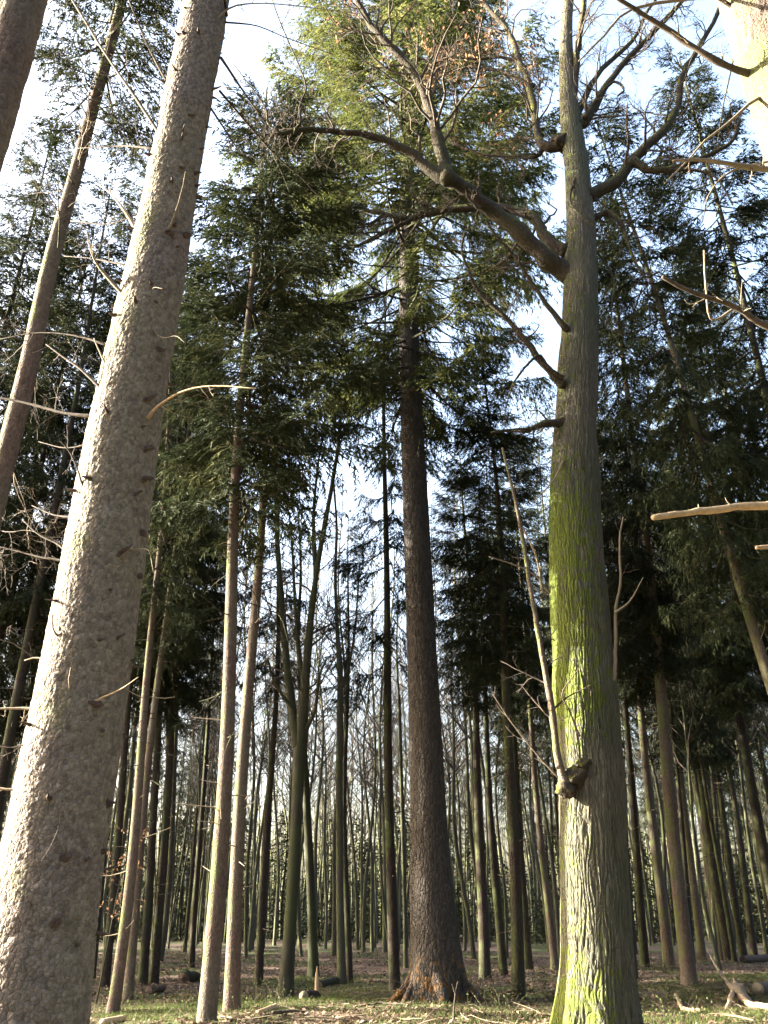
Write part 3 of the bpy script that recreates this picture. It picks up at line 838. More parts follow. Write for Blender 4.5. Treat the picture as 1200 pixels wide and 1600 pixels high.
# ------------------------------------------------------------------ the mossy oak at the right
def oak():
    p = ground_at(936, 1612)
    Y = p[1]
    keys = [(936, 1640, 128), (935, 1560, 116), (932, 1480, 110), (930, 1360, 104), (921, 1200, 102), (914, 1060, 96), (903, 930, 88),
            (900, 800, 82), (898, 700, 67), (901, 600, 61), (909, 450, 55), (906, 300, 38), (895, 215, 37), (887, 150, 27), (883, 60, 19), (891, -30, 15), (886, -160, 11), (892, -300, 6)]
    loc = np.array([p[0], Y, gz(p[0], Y)])
    o = thing('oak_tree', 'thick furrowed oak with bright green moss on its sunlit side and crooked bare limbs', 'tree', loc)
    rows = 560
    z, x, r = trunk_rows(keys, Y, rows, zbase=-0.3)
    S = 320
    tint = {}
    def disp(T, Z):
        N = 58
        a = T / (2 * pi)
        warp = (vnoise(a * 30, Z / 0.60, 30, 1) - 0.5) * 2.8 + (vnoise(a * 70, Z / 0.30, 70, 2) - 0.5) * 1.0
        ph = a * N + warp
        rid = np.abs(np.sin(pi * ph)) ** 0.55
        brk = vnoise(a * 58, Z / 0.34, 58, 4)
        rid = rid * (0.45 + 0.75 * brk) + 0.12 * vnoise(a * 160, Z / 0.10, 160, 14)
        big = (vnoise(a * 5, Z / 0.9, 5, 6) - 0.5)
        amp = np.interp(Z, [0, 10, 16, 26], [0.030, 0.024, 0.014, 0.004])
        tint['v'] = 0.4 * brk + 0.6 * vnoise(a * 60, Z / 0.1, 60, 7)
        return (rid - 0.7) * amp + big * np.interp(Z, [0, 12, 26], [0.09, 0.05, 0.01])
    V, Fq, T, Z = grid_trunk(z, x, np.full(rows, Y), r, S, disp, 0.30, 0.55, 7, 5)
    MB().add(V - loc, Fq, 0, True, tint['v'].ravel()).build('trunk', [M['oak']], o, attr=True)
    L = lambda pts, dy, wa, wb, tw=None, mt='oak_limb', S=10, nm='branch', y0=0.0, wob=0.18, lv=0: limb(o, loc, nm, pts, Y + y0, Y + y0 + dy, wa * 0.68, wb * 0.6, mt, S, wob, tw and (int(tw[0] * 1.7), tw[1], tw[2], tw[3] * 1.15, tw[4]), leaves=lv, twr=1.9)
    # big limb to the left, its upright fork and its mossy arm
    L([(900, 440), (850, 402), (800, 352), (760, 320), (715, 288), (695, 270)], -1.2, 44, 34, (5, 4, 3, 1.2, 0.3))
    L([(702, 282), (690, 232), (672, 170), (650, 120), (618, 80), (585, 45), (562, 8), (545, -40)], -0.8, 30, 13, (16, 5, 4, 2.0, 0.3), y0=-1.2, lv=150)
    L([(700, 284), (655, 250), (620, 228), (580, 212), (530, 206), (480, 203), (445, 208), (414, 212)], -0.8, 27, 7, (16, 5, 3, 1.1, 0.38), y0=-1.2)
    L([(460, 206), (470, 190), (468, 165), (478, 140), (470, 110), (455, 75), (440, 40), (425, 0)], -0.3, 7, 3, (9, 4, 3, 0.9, 0.25), y0=-1.95)
    L([(440, 208), (420, 195), (415, 170), (395, 140), (365, 100)], -0.2, 6, 2.5, (6, 4, 3, 0.8, 0.3), y0=-1.95)
    # limb behind it
    L([(888, 392), (855, 372), (830, 338), (780, 325), (720, 325), (670, 333), (640, 342), (600, 335), (562, 326)], 1.6, 28, 9, (16, 5, 3, 1.1, 0.4))
    L([(650, 340), (605, 362), (570, 380), (535, 385)], 0.3, 10, 3, (8, 4, 3, 0.8, 0.4), y0=1.1)
    L([(600, 336), (575, 350), (545, 345), (515, 335), (462, 328)], 0.3, 8, 3, (8, 4, 3, 0.8, 0.4), y0=1.35)
    L([(885, 515), (850, 470), (822, 427), (805, 400), (778, 372), (760, 345)], -0.9, 12, 5, (6, 4, 2, 0.8, 0.35), y0=-0.3)
    L([(880, 600), (845, 565), (815, 525), (785, 490), (750, 460), (735, 430), (722, 392), (726, 362)], -1.0, 18, 5, (9, 4, 3, 0.9, 0.35), y0=-0.3)
    L([(880, 590), (858, 575), (840, 555), (808, 590), (795, 620), (788, 650)], -0.5, 9, 3, (5, 3, 2, 0.7, 0.35), y0=-0.4)
    L([(885, 660), (850, 662), (820, 673), (795, 672), (768, 676)], -0.8, 20, 6, (5, 3, 2, 0.6, 0.35), y0=-0.2, nm='broken_branch')
    # crown
    L([(885, 228), (848, 228), (838, 200), (832, 150), (816, 110), (800, 60), (770, 20), (735, -20)], 0.9, 22, 13, (14, 5, 4, 1.6, 0.3), lv=120)
    L([(832, 135), (785, 112), (735, 105), (700, 112), (678, 130)], 0.6, 10, 4, (10, 4, 3, 0.9, 0.3), y0=0.4, lv=160)
    L([(818, 105), (790, 90), (740, 92), (690, 85), (655, 70)], 0.5, 9, 4, (10, 4, 3, 0.9, 0.3), y0=0.5, lv=160)
    L([(850, 230), (835, 245), (800, 245), (750, 240), (700, 220)], 0.8, 11, 5, (9, 4, 3, 0.8, 0.3), y0=0.3, lv=60)
    L([(892, 170), (900, 110), (905, 55), (916, -10), (925, -80)], -0.6, 19, 12, (10, 5, 4, 1.5, 0.3))
    L([(898, 200), (920, 185), (945, 140), (985, 88), (1030, 40), (1068, 0), (1100, -40)], -0.9, 22, 10, (16, 5, 4, 1.3, 0.3))
    L([(915, 185), (935, 150), (960, 128), (975, 140), (965, 150)], -0.3, 9, 5, (5, 3, 2, 0.5, 0.4), y0=-0.2)
    L([(898, 190), (915, 150), (940, 110), (990, 60), (1010, 20), (1040, -20)], 0.7, 16, 7, (12, 5, 4, 1.2, 0.3))
    L([(918, 312), (960, 286), (990, 250), (1012, 226), (1040, 200), (1060, 165), (1066, 120), (1085, 85), (1112, 40), (1135, -10)], -0.6, 30, 10, (14, 5, 3, 1.2, 0.32))
    L([(990, 252), (1015, 266), (1040, 265), (1080, 255), (1112, 240), (1142, 222), (1156, 188)], -0.5, 20, 9, (8, 4, 3, 0.8, 0.35), y0=-0.15)
    L([(1040, 265), (1085, 266), (1120, 278), (1145, 320)], -0.4, 10, 4, (6, 4, 3, 0.7, 0.35), y0=-0.3)
    L([(915, 350), (935, 338), (950, 332), (968, 345), (980, 375), (990, 405), (1008, 432), (1030, 425)], -0.5, 16, 5, (10, 4, 3, 0.8, 0.4))
    L([(915, 390), (938, 400), (960, 440), (955, 480), (958, 530)], -0.4, 7, 3, (6, 3, 2, 0.6, 0.4))
    L([(905, 262), (890, 310), (905, 335), (930, 355)], -0.5, 7, 4, (4, 3, 2, 0.5, 0.35), y0=-0.2)
    # epicormic shoots lower down
    L([(890, 1240), (872, 1190), (863, 1110), (852, 1050), (840, 980), (829, 920), (820, 860), (810, 805), (800, 760), (785, 700)], -0.5, 19, 7, (6, 3, 2, 0.8, 0.2), 'spruce', y0=-0.5, nm='upright_shoot', wob=0.08)
    L([(858, 925), (835, 898), (810, 885), (765, 870)], -0.3, 5, 2.5, None, 'dead', y0=-0.55, nm='upright_shoot')
    L([(848, 925), (838, 870), (822, 835), (812, 815)], -0.2, 6, 3, None, 'dead', y0=-0.6, nm='upright_shoot')
    L([(950, 1075), (960, 1055), (962, 1010), (962, 950), (970, 910), (968, 850), (973, 808)], -0.3, 12, 4, (4, 2, 0, 0.4, 0.2), 'dead', y0=-0.3, nm='upright_shoot')
    L([(961, 958), (985, 938), (1005, 902)], -0.1, 5, 2.5, None, 'dead', y0=-0.5, nm='upright_shoot')
    L([(905, 1150), (890, 1110), (878, 1085), (893, 1060), (908, 1040)], -0.25, 5, 2, None, 'knot', y0=-0.62, nm='dead_branch')
    L([(872, 1215), (840, 1180), (800, 1130), (770, 1085)], -0.6, 4, 2, (4, 2, 0, 0.4, 0.15), 'dead', y0=-0.45, nm='dead_branch')
    L([(880, 720), (868, 745), (850, 768), (832, 785)], -0.5, 5, 2.5, None, 'dead', y0=-0.4, nm='dead_branch')
    # mossy burr above the shoot's root
    for (px, py, s, dy) in [(900, 1214, 36, -0.46), (884, 1232, 30, -0.50), (874, 220, 26, -0.06), (912, 1194, 22, -0.52)]:
        q = at(px, py, Y + dy)
        R = 0.5 * s * depth(q) / FPX
        rg = np.random.default_rng(int(px))
        th, ph = np.meshgrid(np.arange(20) * 2 * pi / 20, np.linspace(0.02, pi - 0.02, 14), indexing='ij')
        rr = R * (1 + 0.25 * np.sin(th * 3 + px) * np.sin(ph * 4) + 0.15 * np.sin(th * 5) * np.sin(ph * 7) * np.sin(ph) + rg.normal(0, 0.07, th.shape) * np.sin(ph))
        V = np.stack([rr * np.cos(th) * np.sin(ph), rr * 0.8 * np.sin(th) * np.sin(ph), rr * 0.9 * np.cos(ph)], -1).reshape(-1, 3) + q - loc
        i = np.arange(20)[:, None]; k = np.arange(13)[None]
        Fq = np.stack([i * 14 + k, i * 14 + k + 1, ((i + 1) % 20) * 14 + k + 1, ((i + 1) % 20) * 14 + k], -1).reshape(-1, 4)
        MB().add(V, Fq).build('burr', [M['oak_limb']], o)
oak()

# ------------------------------------------------------------------ the tall fir in the middle
def middle_fir():
    p = ground_at(680, 1561)
    Y = p[1]
    keys = [(681, 1540, 84), (679, 1480, 76), (677, 1420, 70), (672, 1360, 61), (667, 1200, 52), (661, 1060, 46), (650, 800, 39), (641, 600, 32), (637, 430, 26), (637, 250, 17), (638, 60, 7), (638, 22, 3)]
    loc = np.array([p[0], Y, gz(p[0], Y)])
    o = thing('fir_tree', 'tall thick dark conifer in the middle with flared mossy foot painted sunlit orange, sunlit top', 'tree', loc)
    rows = 260
    z, x, r = trunk_rows(keys, Y, rows, zbase=-0.35)
    def disp(T, Z):
        a = T / (2 * pi)
        f1, f2, cid = cells(a * 46 + vnoise(a * 20, Z / 0.3, 20, 3), Z / 0.16, 46, 12)
        fold = (vnoise(a * 13 + 0.5 * np.sin(Z * 2.0), Z / 1.2, 13, 5) - 0.5) * 0.34 * np.exp(-np.maximum(Z, 0) / 0.9)
        return np.clip((f2 - f1) / 0.3, 0, 1) * 0.018 * (0.4 + 0.6 * cid) + fold
    V, Fq, T, Z = grid_trunk(z, x, np.full(rows, Y), r, 170, disp, 0.62, 0.40, 6, 8)
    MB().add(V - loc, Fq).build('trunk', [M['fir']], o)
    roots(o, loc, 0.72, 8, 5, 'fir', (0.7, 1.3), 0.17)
    bs = bough_set(31, 0.8, 0.12, lengths=(0.8, 1.5, 2.3, 3.2, 4.4), per=4, lush=1.0)
    h = z[-1] + 0.3; zb = 16.0
    prof = lambda u: np.interp(u, [0, 0.08, 0.25, 0.5, 0.72, 0.9, 1.0], [0.6, 0.9, 1.0, 0.95, 0.86, 0.55, 0.12])
    me = crown_mesh('fir crown', h - zb, 0, 5.5, bs, 33, gap=0.52, per=(5, 9), needle='needle_top', prof=prof, low_el=-12, top_el=30, dead=10, deadspan=3, skip=0.14)
    c = link('crown', me, o)
    xm = np.interp(zb, z, x); xt = x[-1]
    c.location = (xm - loc[0], 0, zb - loc[2])
    c.rotation_euler = (0, math.atan2(xt - xm, h - zb), 0)
middle_fir()

# ------------------------------------------------------------------ other near trunks at the edges
def edge_trunk(label, keys, Y, h, mat, S=40, rows=160, crown=None, scale=0.014, name='spruce_tree'):
    """a near conifer whose stem crosses the picture's edge; its top is above the picture"""
    k = np.array(keys, float)
    i = np.argsort(k[:, 1])
    sl = np.polyfit(k[:, 1], k[:, 0], 1)
    z, x, r = trunk_rows(keys, Y, rows, ztop=h, zbase=-0.3)
    # keep the lean of the seen part, taper to the tip
    zs = [at(a, b, Y)[2] for a, b, _ in keys]
    z_hi = max(zs)
    r_hi = np.interp(z_hi, z, r)
    r = np.where(z > z_hi, r_hi * np.maximum(0.03, 1 - (z - z_hi) / (h - z_hi)), r)
    rl = np.interp(min(zs), z, r)
    r = np.where(z < min(zs), rl * (1 + 0.03 * (min(zs) - z)), r)
    loc = np.array([x[np.argmin(np.abs(z))], Y, 0.0])
    loc[2] = gz(loc[0], Y)
    o = thing(name, label, 'tree', loc)
    def disp(T, Z):
        a = T / (2 * pi)
        f1, f2, cid = cells(a * 30 + vnoise(a * 12, Z / 0.2, 12, 3), Z / 0.10, 30, 12)
        return np.clip((f2 - f1) / 0.3, 0, 1) * scale * (0.3 + 0.7 * cid) * np.clip(r_hi / 0.2, 0.3, 1)
    V, Fq, T, Z = grid_trunk(z, x, np.full(rows, Y), r, S, disp, r[2] * 0.5, 0.4, 5, int(abs(keys[0][0])))
    MB().add(V - loc, Fq, 0, True, np.full(len(V), 0.55)).build('trunk', [M[mat]], o, attr=True)
    if crown:
        kind, zb, R = crown
        c = put_crown(o, kind, zb, h, R, 1.0)
        xa = np.interp(zb, z, x); xb = x[-1]
        c.location = (xa - loc[0], 0, zb - loc[2])
        c.rotation_euler = (0, math.atan2(xb - xa, h - zb), 1.0)
    return o, loc, z, x, r

# slim leaning spruce behind the great one, with a haze of dead twigs
o, loc, z, x, r = edge_trunk('slim spruce with bright edge leaning right beside the great left trunk',
    [(5, 730, 32), (12, 700, 32), (40, 600, 30), (72, 440, 25), (86, 380, 23), (117, 280, 20), (131, 220, 19), (179, 50, 15), (191, 0, 14)], 11.0, 21.0, 'spruce', 24, 200, ('sparse2', 13.6, 1.7))
rg = np.random.default_rng(5)
for k in range(30):
    zz = rg.uniform(4.5, 14.5)
    p0 = np.array([np.interp(zz, z, x), 11.0, zz]) - loc
    az = rg.random() * 6.28
    P = paths(p0[None], np.array([[cos(az), sin(az), rg.uniform(-0.35, 0.25)]]), np.array([rg.uniform(0.9, 2.3)]), 9, rg, 0.10, 0.0, 0.05)
    R = np.linspace(0.009, 0.003, 9)[None]
    b = MB().add(*tubes(P, R, 4))
    C, CR = spawn(P, R, 9, rg, (0.2, 0.45), 0.9, 5, 0.14, -0.04, 0.1, 0.15)
    b.add(*tubes(C, CR, 3))
    D, DR = spawn(C, CR, 4, rg, (0.3, 0.6), 0.8, 4, 0.15, -0.05, 0.1, 0.2, rmin=0.003)
    b.add(*tubes(D, DR, 3))
    b.build('dead_branch', [M['dead' if k % 6 == 0 else 'twig']], o)

edge_trunk('stout dark spruce trunk cutting across the top left corner', [(36, 0, 66), (14, 100, 62), (-16, 200, 60)], 6.0, 26.0, 'spruce', 60, 300, ('bushy2', 15.5, 2.3))

o, loc, z, x, r = edge_trunk('sunlit flaky yellowish spruce trunk in the top right corner', [(1186, 0, 112), (1218, 100, 114), (1250, 200, 116)], 7.0, 27.0, 'spruce', 90, 360, ('bushy', 15.5, 2.3), 0.022)
def xt(py):
    zz = at(1200, py, 7.0)[2]
    return 600 + FPX * (np.interp(zz, z, x)) / depth(np.array([0, 7.0, zz]))
for pts, dy, wa, wb, tw, mt in [
    ([(xt(105), 118), (1162, 112), (1110, 90), (1050, 50), (1000, 20), (960, -5)], -0.5, 14, 7, (5, 2, 0, 0.3, 0.15), 'twig'),
    ([(xt(265), 275), (1200, 265), (1150, 258), (1100, 250), (1052, 251)], -0.6, 13, 4, (4, 2, 0, 0.3, 0.15), 'dead'),
    ([(xt(150), 130), (1178, 158), (1140, 190), (1100, 222), (1075, 250), (1038, 287)], -0.7, 6, 2, None, 'dead'),
    ([(xt(250), 240), (1150, 265), (1110, 300), (1098, 345)], -0.8, 4, 1.5, None, 'dead'),
    ([(xt(520), 560), (1200, 510), (1150, 480), (1080, 456), (1036, 433)], -0.4, 12, 6, (5, 2, 0, 0.3, 0.15), 'twig'),
    ([(xt(790), 800), (1300, 785), (1200, 789), (1150, 792), (1100, 798), (1060, 803), (1020, 809)], -0.5, 17, 9, (3, 0, 0, 0.12, 0.1), 'pale'),
    ([(xt(860), 860), (1300, 852), (1220, 853), (1183, 856)], -0.6, 12, 6, None, 'pale'),
    ([(1150, 480), (1112, 500), (1103, 450), (1100, 392)], -0.3, 3.5, 3, None, 'dead'),
    ([(xt(60), 60), (1120, -5), (1060, -20)], -0.3, 8, 5, (4, 2, 0, 0.3, 0.15), 'twig'),
    ([(xt(0), -10), (1000, 10), (940, 60), (905, 95)], -1.0, 5, 2.5, None, 'dead'),
    ]:
    limb(o, loc, 'dead_branch', pts, 7.0, 7.0 + dy, wa, wb, mt, 8, 0.12, tw, 'dead')

# ------------------------------------------------------------------ the trees one can tell apart, by where they stand
S_ = spruce
# left group
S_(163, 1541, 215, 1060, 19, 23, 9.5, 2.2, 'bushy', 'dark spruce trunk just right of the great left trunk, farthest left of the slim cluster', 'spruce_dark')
S_(177, 1575, 229, 1060, 24, 17, 9.0, 1.3, 'sparse', 'slim spruce lit along its left edge, nearest of the left cluster', 'spruce')
S_(200, 1556, 251, 1060, 20, 20, 9.0, 1.9, 'bushy2', 'slim spruce with short snapped side twigs, second from front in the left cluster', 'spruce')
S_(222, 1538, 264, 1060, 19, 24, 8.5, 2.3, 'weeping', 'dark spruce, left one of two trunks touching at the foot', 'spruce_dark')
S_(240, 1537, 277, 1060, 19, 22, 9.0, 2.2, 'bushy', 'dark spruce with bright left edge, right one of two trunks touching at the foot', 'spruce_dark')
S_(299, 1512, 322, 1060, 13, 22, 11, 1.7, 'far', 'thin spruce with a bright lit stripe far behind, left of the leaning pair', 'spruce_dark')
S_(322, 1603, 362, 1060, 37, 21.5, 9.6, 3.0, 'bushy', 'smooth pinkish-grey spruce, nearer of the leaning pair left of centre', 'spruce', flare=0.45)
S_(361, 1582, 385, 1060, 31, 20, 11, 1.9, 'bushy2', 'grey spruce with buttressed foot, farther of the leaning pair left of centre', 'spruce', flare=0.9)
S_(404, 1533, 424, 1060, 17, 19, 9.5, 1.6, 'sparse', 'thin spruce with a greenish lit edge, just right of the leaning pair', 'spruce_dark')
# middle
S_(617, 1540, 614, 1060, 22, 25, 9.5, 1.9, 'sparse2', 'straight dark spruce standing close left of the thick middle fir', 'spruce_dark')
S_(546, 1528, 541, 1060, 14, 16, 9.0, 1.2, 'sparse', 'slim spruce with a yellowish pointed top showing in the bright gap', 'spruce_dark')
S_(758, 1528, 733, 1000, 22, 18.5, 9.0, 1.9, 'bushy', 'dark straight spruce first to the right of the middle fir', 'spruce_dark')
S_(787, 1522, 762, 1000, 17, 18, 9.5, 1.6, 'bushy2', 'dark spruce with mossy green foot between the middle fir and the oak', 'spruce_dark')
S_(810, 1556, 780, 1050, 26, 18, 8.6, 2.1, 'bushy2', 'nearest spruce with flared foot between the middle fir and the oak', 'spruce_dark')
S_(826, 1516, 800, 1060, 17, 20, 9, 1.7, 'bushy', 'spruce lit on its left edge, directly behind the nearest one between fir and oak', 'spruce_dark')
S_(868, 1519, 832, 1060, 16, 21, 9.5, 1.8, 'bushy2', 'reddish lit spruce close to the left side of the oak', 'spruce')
# right
S_(990, 1527, 968, 1200, 17, 22, 10.2, 2.0, 'bushy', 'dark spruce touching the right side of the oak', 'spruce_dark')
S_(1008, 1512, 975, 1060, 18, 24, 11.0, 2.0, 'bushy2', 'dark spruce second to the right of the oak', 'spruce_dark')
S_(1046, 1513, 1003, 1060, 22, 23, 10.8, 2.0, 'bushy', 'brown spruce with sunlit patches, just left of the stout flared one at right', 'spruce')
S_(1078, 1537, 1022, 1060, 30, 29, 10.2, 2.9, 'weeping', 'stout brown spruce with flared lit foot and weeping dark crown, right of the oak', 'spruce')
S_(1098, 1503, 1040, 1060, 17, 24, 9.5, 2.2, 'far', 'brown spruce directly behind the stout flared one at right', 'spruce')
S_(1123, 1493, 1066, 1100, 17, 22, 10, 1.7, 'far2', 'greenish lit trunk leaning left, third from the right edge group', 'spruce')
S_(1140, 1502, 1085, 1100, 20, 25, 9.5, 2.2, 'bushy2', 'dark spruce with a brown lit streak standing behind the pale broken limb', 'spruce_dark')
S_(1162, 1493, 1105, 1100, 15, 23, 10, 1.8, 'far', 'thin grey spruce in the right background, second from the right edge', 'spruce_dark')
S_(1178, 1494, 1120, 1100, 16, 23, 10, 2.0, 'far', 'dark slim spruce in the right background, beside the dark log', 'spruce_dark')
S_(1362, 1590, 1198, 1060, 30, 23, 8.6, 2.2, 'bushy2', 'spruce with brightly sunlit bare stem entering at the right edge', 'spruce')
S_(1235, 1520, 1160, 1150, 24, 26, 10.2, 2.7, 'weeping', 'dark weeping spruce behind the sunlit stem at the right edge', 'spruce_dark', rot=2.0)
S_(1420, 1552, 1300, 1060, 34, 32, 12, 3.4, 'bushy', 'tall spruce whose boughs reach in at the upper right edge', 'spruce_dark')
S_(1330, 1518, 1230, 1060, 26, 33, 11, 3.0, 'weeping', 'far spruce crown showing pale behind the right corner trunk', 'spruce_dark', rot=4.0)
# crowns behind the great trunk at the left
S_(96, 1538, 150, 1060, 24, 26, 9.0, 2.4, 'sparse2', 'dense spruce hidden at the foot by the great left trunk', 'spruce_dark')
S_(30, 1528, 105, 1060, 24, 34, 9.0, 3.0, 'bushy', 'dense spruce left behind the great trunk, crown filling the gap at the left edge', 'spruce_dark')
S_(140, 1527, 190, 1060, 22, 27, 12, 2.8, 'bushy2', 'spruce whose crown shows between the great left trunk and the leaning pair', 'spruce_dark', rot=3.0)
S_(-245, 1542, -125, 1060, 30, 31, 13.0, 3.0, 'bushy2', 'dense dark spruce filling the left picture edge beside the slim leaning trunk', 'spruce_dark', rot=2.5)
S_(-200, 1524, -90, 1060, 26, 33, 9.5, 3.0, 'bushy', 'tall spruce crown showing above the dead twigs at the upper left edge', 'spruce_dark')
S_(-60, 1545, 30, 1060, 28, 28, 10.0, 2.5, 'sparse2', 'dark spruce whose boughs hang in at the left edge of the picture', 'spruce_dark', rot=1.5)
S_(-130, 1530, -20, 1060, 28, 29, 9.0, 2.8, 'bushy2', 'spruce behind the leaning slim trunk at the upper left', 'spruce_dark')

# ------------------------------------------------------------------ forked broadleaf trees in the middle distance
def forked(label, base, keys, forks, mat, name='beech_tree'):
    p = ground_at(*base)
    Y = p[1]
    loc = np.array([p[0], Y, gz(p[0], Y)])
    o = thing(name, label, 'tree', loc)
    z, x, r = trunk_rows(keys, Y, 90, zbase=-0.35)
    V, Fq, _, _ = grid_trunk(z, x, np.full(90, Y), r, 18, None, r[3] * 0.9, 0.35, 5, int(base[0]))
    MB().add(V - loc, Fq).build('trunk', [M[mat]], o)
    for pts, dy, wa, wb, tw in forks:
        limb(o, loc, 'branch', pts, Y, Y + dy, wa, wb, mat, 8, 0.05, tw, 'twig')
forked('dark forked broadleaf trunk left of centre splitting into two upright stems', (447, 1550),
       [(447, 1540, 23), (452, 1470, 20), (462, 1300, 18), (468, 1170, 19), (470, 1145, 19), (471, 1130, 15)],
       [([(466, 1165), (455, 1100), (447, 1020), (440, 940), (434, 860), (431, 760), (428, 680)], 0.8, 15, 5, (18, 6, 4, 2.4, 0.18)),
        ([(470, 1160), (476, 1080), (484, 980), (490, 930), (500, 860), (515, 780), (528, 700), (532, 650)], -0.6, 16, 4, (18, 6, 4, 2.4, 0.18)),
        ([(476, 1075), (468, 1030), (462, 960), (458, 880), (452, 800)], 0.4, 8, 3, (12, 5, 4, 2.0, 0.18)),
        ([(472, 1150), (492, 1110), (498, 1060), (510, 1030)], -0.9, 7, 3, (8, 5, 3, 1.5, 0.2)),
        ([(459, 1110), (440, 1085), (428, 1065), (418, 1030)], -0.4, 6, 3, (6, 5, 3, 1.5, 0.2)),
        ([(494, 905), (490, 820), (495, 740), (505, 680)], 0.3, 7, 2.5, (12, 5, 4, 1.8, 0.18))], 'beech_dark')
forked('slim dark broadleaf stem leaning behind the forked trunk left of centre', (490, 1524),
       [(490, 1520, 17), (488, 1450, 14), (484, 1350, 13), (478, 1230, 12), (472, 1130, 10), (468, 1050, 8)],
       [([(469, 1060), (466, 980), (470, 900), (466, 800)], 0.5, 8, 3, (14, 6, 4, 2.0, 0.18))], 'beech_dark')
forked('slim grey broadleaf stem close left of the pointed young spruce', (534, 1531),
       [(534, 1526, 14), (531, 1400, 12), (530, 1210, 11), (532, 1080, 10), (531, 1040, 9)],
       [([(531, 1045), (527, 980), (524, 900), (526, 820), (520, 740)], 0.5, 8, 3, (16, 6, 4, 2.2, 0.16)),
        ([(531, 1080), (545, 1040), (555, 980), (562, 880)], -0.5, 6, 2.5, (12, 6, 4, 2.0, 0.16))], 'beech')
forked('hair-thin lit stem standing just left of the middle fir foot', (634, 1513),
       [(634, 1508, 7), (632, 1400, 6), (628, 1250, 6), (624, 1100, 5)],
       [([(624, 1105), (620, 1020), (622, 930)], 0.4, 4, 2, (10, 5, 3, 1.6, 0.18))], 'beech')

# ------------------------------------------------------------------ the far wood
BARE = []
for k in range(6):
    BARE.append(bare_mesh('bare tree', 24, 0.082 + 0.022 * (k % 3), 60 + k, 'beech', zb=0.30 + 0.05 * (k % 3), n1=36, k2=6, k3=4))
POLES = [pole_mesh('far trunk', 24, 0.105 + 0.015 * k, 'spruce_dark', 80 + k, 9, 18, stubs=16) for k in range(3)]

rg = np.random.default_rng(42)
placed = [o.location[:2] for o in sc.objects if o.parent is None and o.type == 'EMPTY']
placed = [(a, b) for a, b in placed]
def free(x_, y_, d):
    return all((x_ - a) ** 2 + (y_ - b) ** 2 > d * d for a, b in placed)

far = []
tries = 0
while len(far) < 285 and tries < 9000:
    tries += 1
    Yv = 36 + 66 * rg.random() ** 0.85
    px = rg.uniform(-60, 1260)
    X = (px - 600) / FPX * (Yv * 1.09)
    if Yv < 46 and 380 < px < 640: continue
    if not free(X, Yv, 1.6): continue
    placed.append((X, Yv))
    far.append((X, Yv, px))
nb = ns = 0
GAPS = [(-999, 150, 'behind the great left trunk'), (150, 335, 'between great trunk and leaning pair'), (335, 450, 'between leaning pair and forked trunk'),
        (450, 640, 'between forked trunk and middle fir'), (640, 720, 'behind the middle fir'), (720, 870, 'between middle fir and oak'),
        (870, 990, 'behind the oak'), (990, 1078, 'between oak and stout flared spruce'), (1078, 9999, 'right of the stout flared spruce')]
ORD = ['first', 'second', 'third', 'fourth', 'fifth', 'sixth', 'seventh', 'eighth', 'ninth', 'tenth', 'eleventh', 'twelfth']
rows_ = []
for X, Yv, px in far:
    side = min(1.0, abs(px - 560) / 420.0)
    pb_ = 600 + FPX * X / depth(np.array([X, Yv, 0.0]))
    gap_ = next(g_[2] for g_ in GAPS if g_[0] <= pb_ < g_[1])
    rows_.append((pb_, X, Yv, rg.random() < 0.03 + 0.58 * side, gap_, Yv < 62))
rows_.sort()
count = {}
for pb_, X, Yv, conif, gap_, near_ in rows_:
    s = rg.uniform(0.85, 1.15)
    rot = rg.random() * 6.28
    kind_ = 'slender dark spruce' if conif else 'thin leafless grey tree'
    hidden_ = gap_.startswith('behind')
    if near_ and not hidden_:
        k_ = count[(conif, gap_)] = count.get((conif, gap_), -1) + 1
        lab_ = '%s %s from left at wood edge %s' % (ORD[min(k_, 11)], kind_, gap_)
        grp_ = None if k_ < 11 else 'trees of the wood edge'
    else:
        lab_ = '%s deep in the far wood %s' % (kind_, gap_)
        grp_ = 'far wood, %ss %s' % (kind_, gap_)
    grp_ = grp_ or ('spruces at the edge of the far wood' if conif else 'leafless trees at the edge of the far wood')
    o = thing('spruce_tree' if conif else 'bare_tree', lab_, 'tree', (X, Yv, gz(X, Yv)), grp_)
    if conif:
        link('trunk', POLES[ns % 3], o)
        put_crown(o, 'far' if ns % 2 else 'far2', rg.uniform(9, 13), 24.1, rg.uniform(1.5, 2.2), rot)
        ns += 1
    else:
        tm, cm = BARE[nb % 6]
        link('trunk', tm, o); link('crown', cm, o)
        nb += 1
    o.rotation_euler = (rg.normal(0, 0.012), rg.normal(0, 0.012), rot)
    o.scale = (s, s, s * rg.uniform(0.9, 1.12))

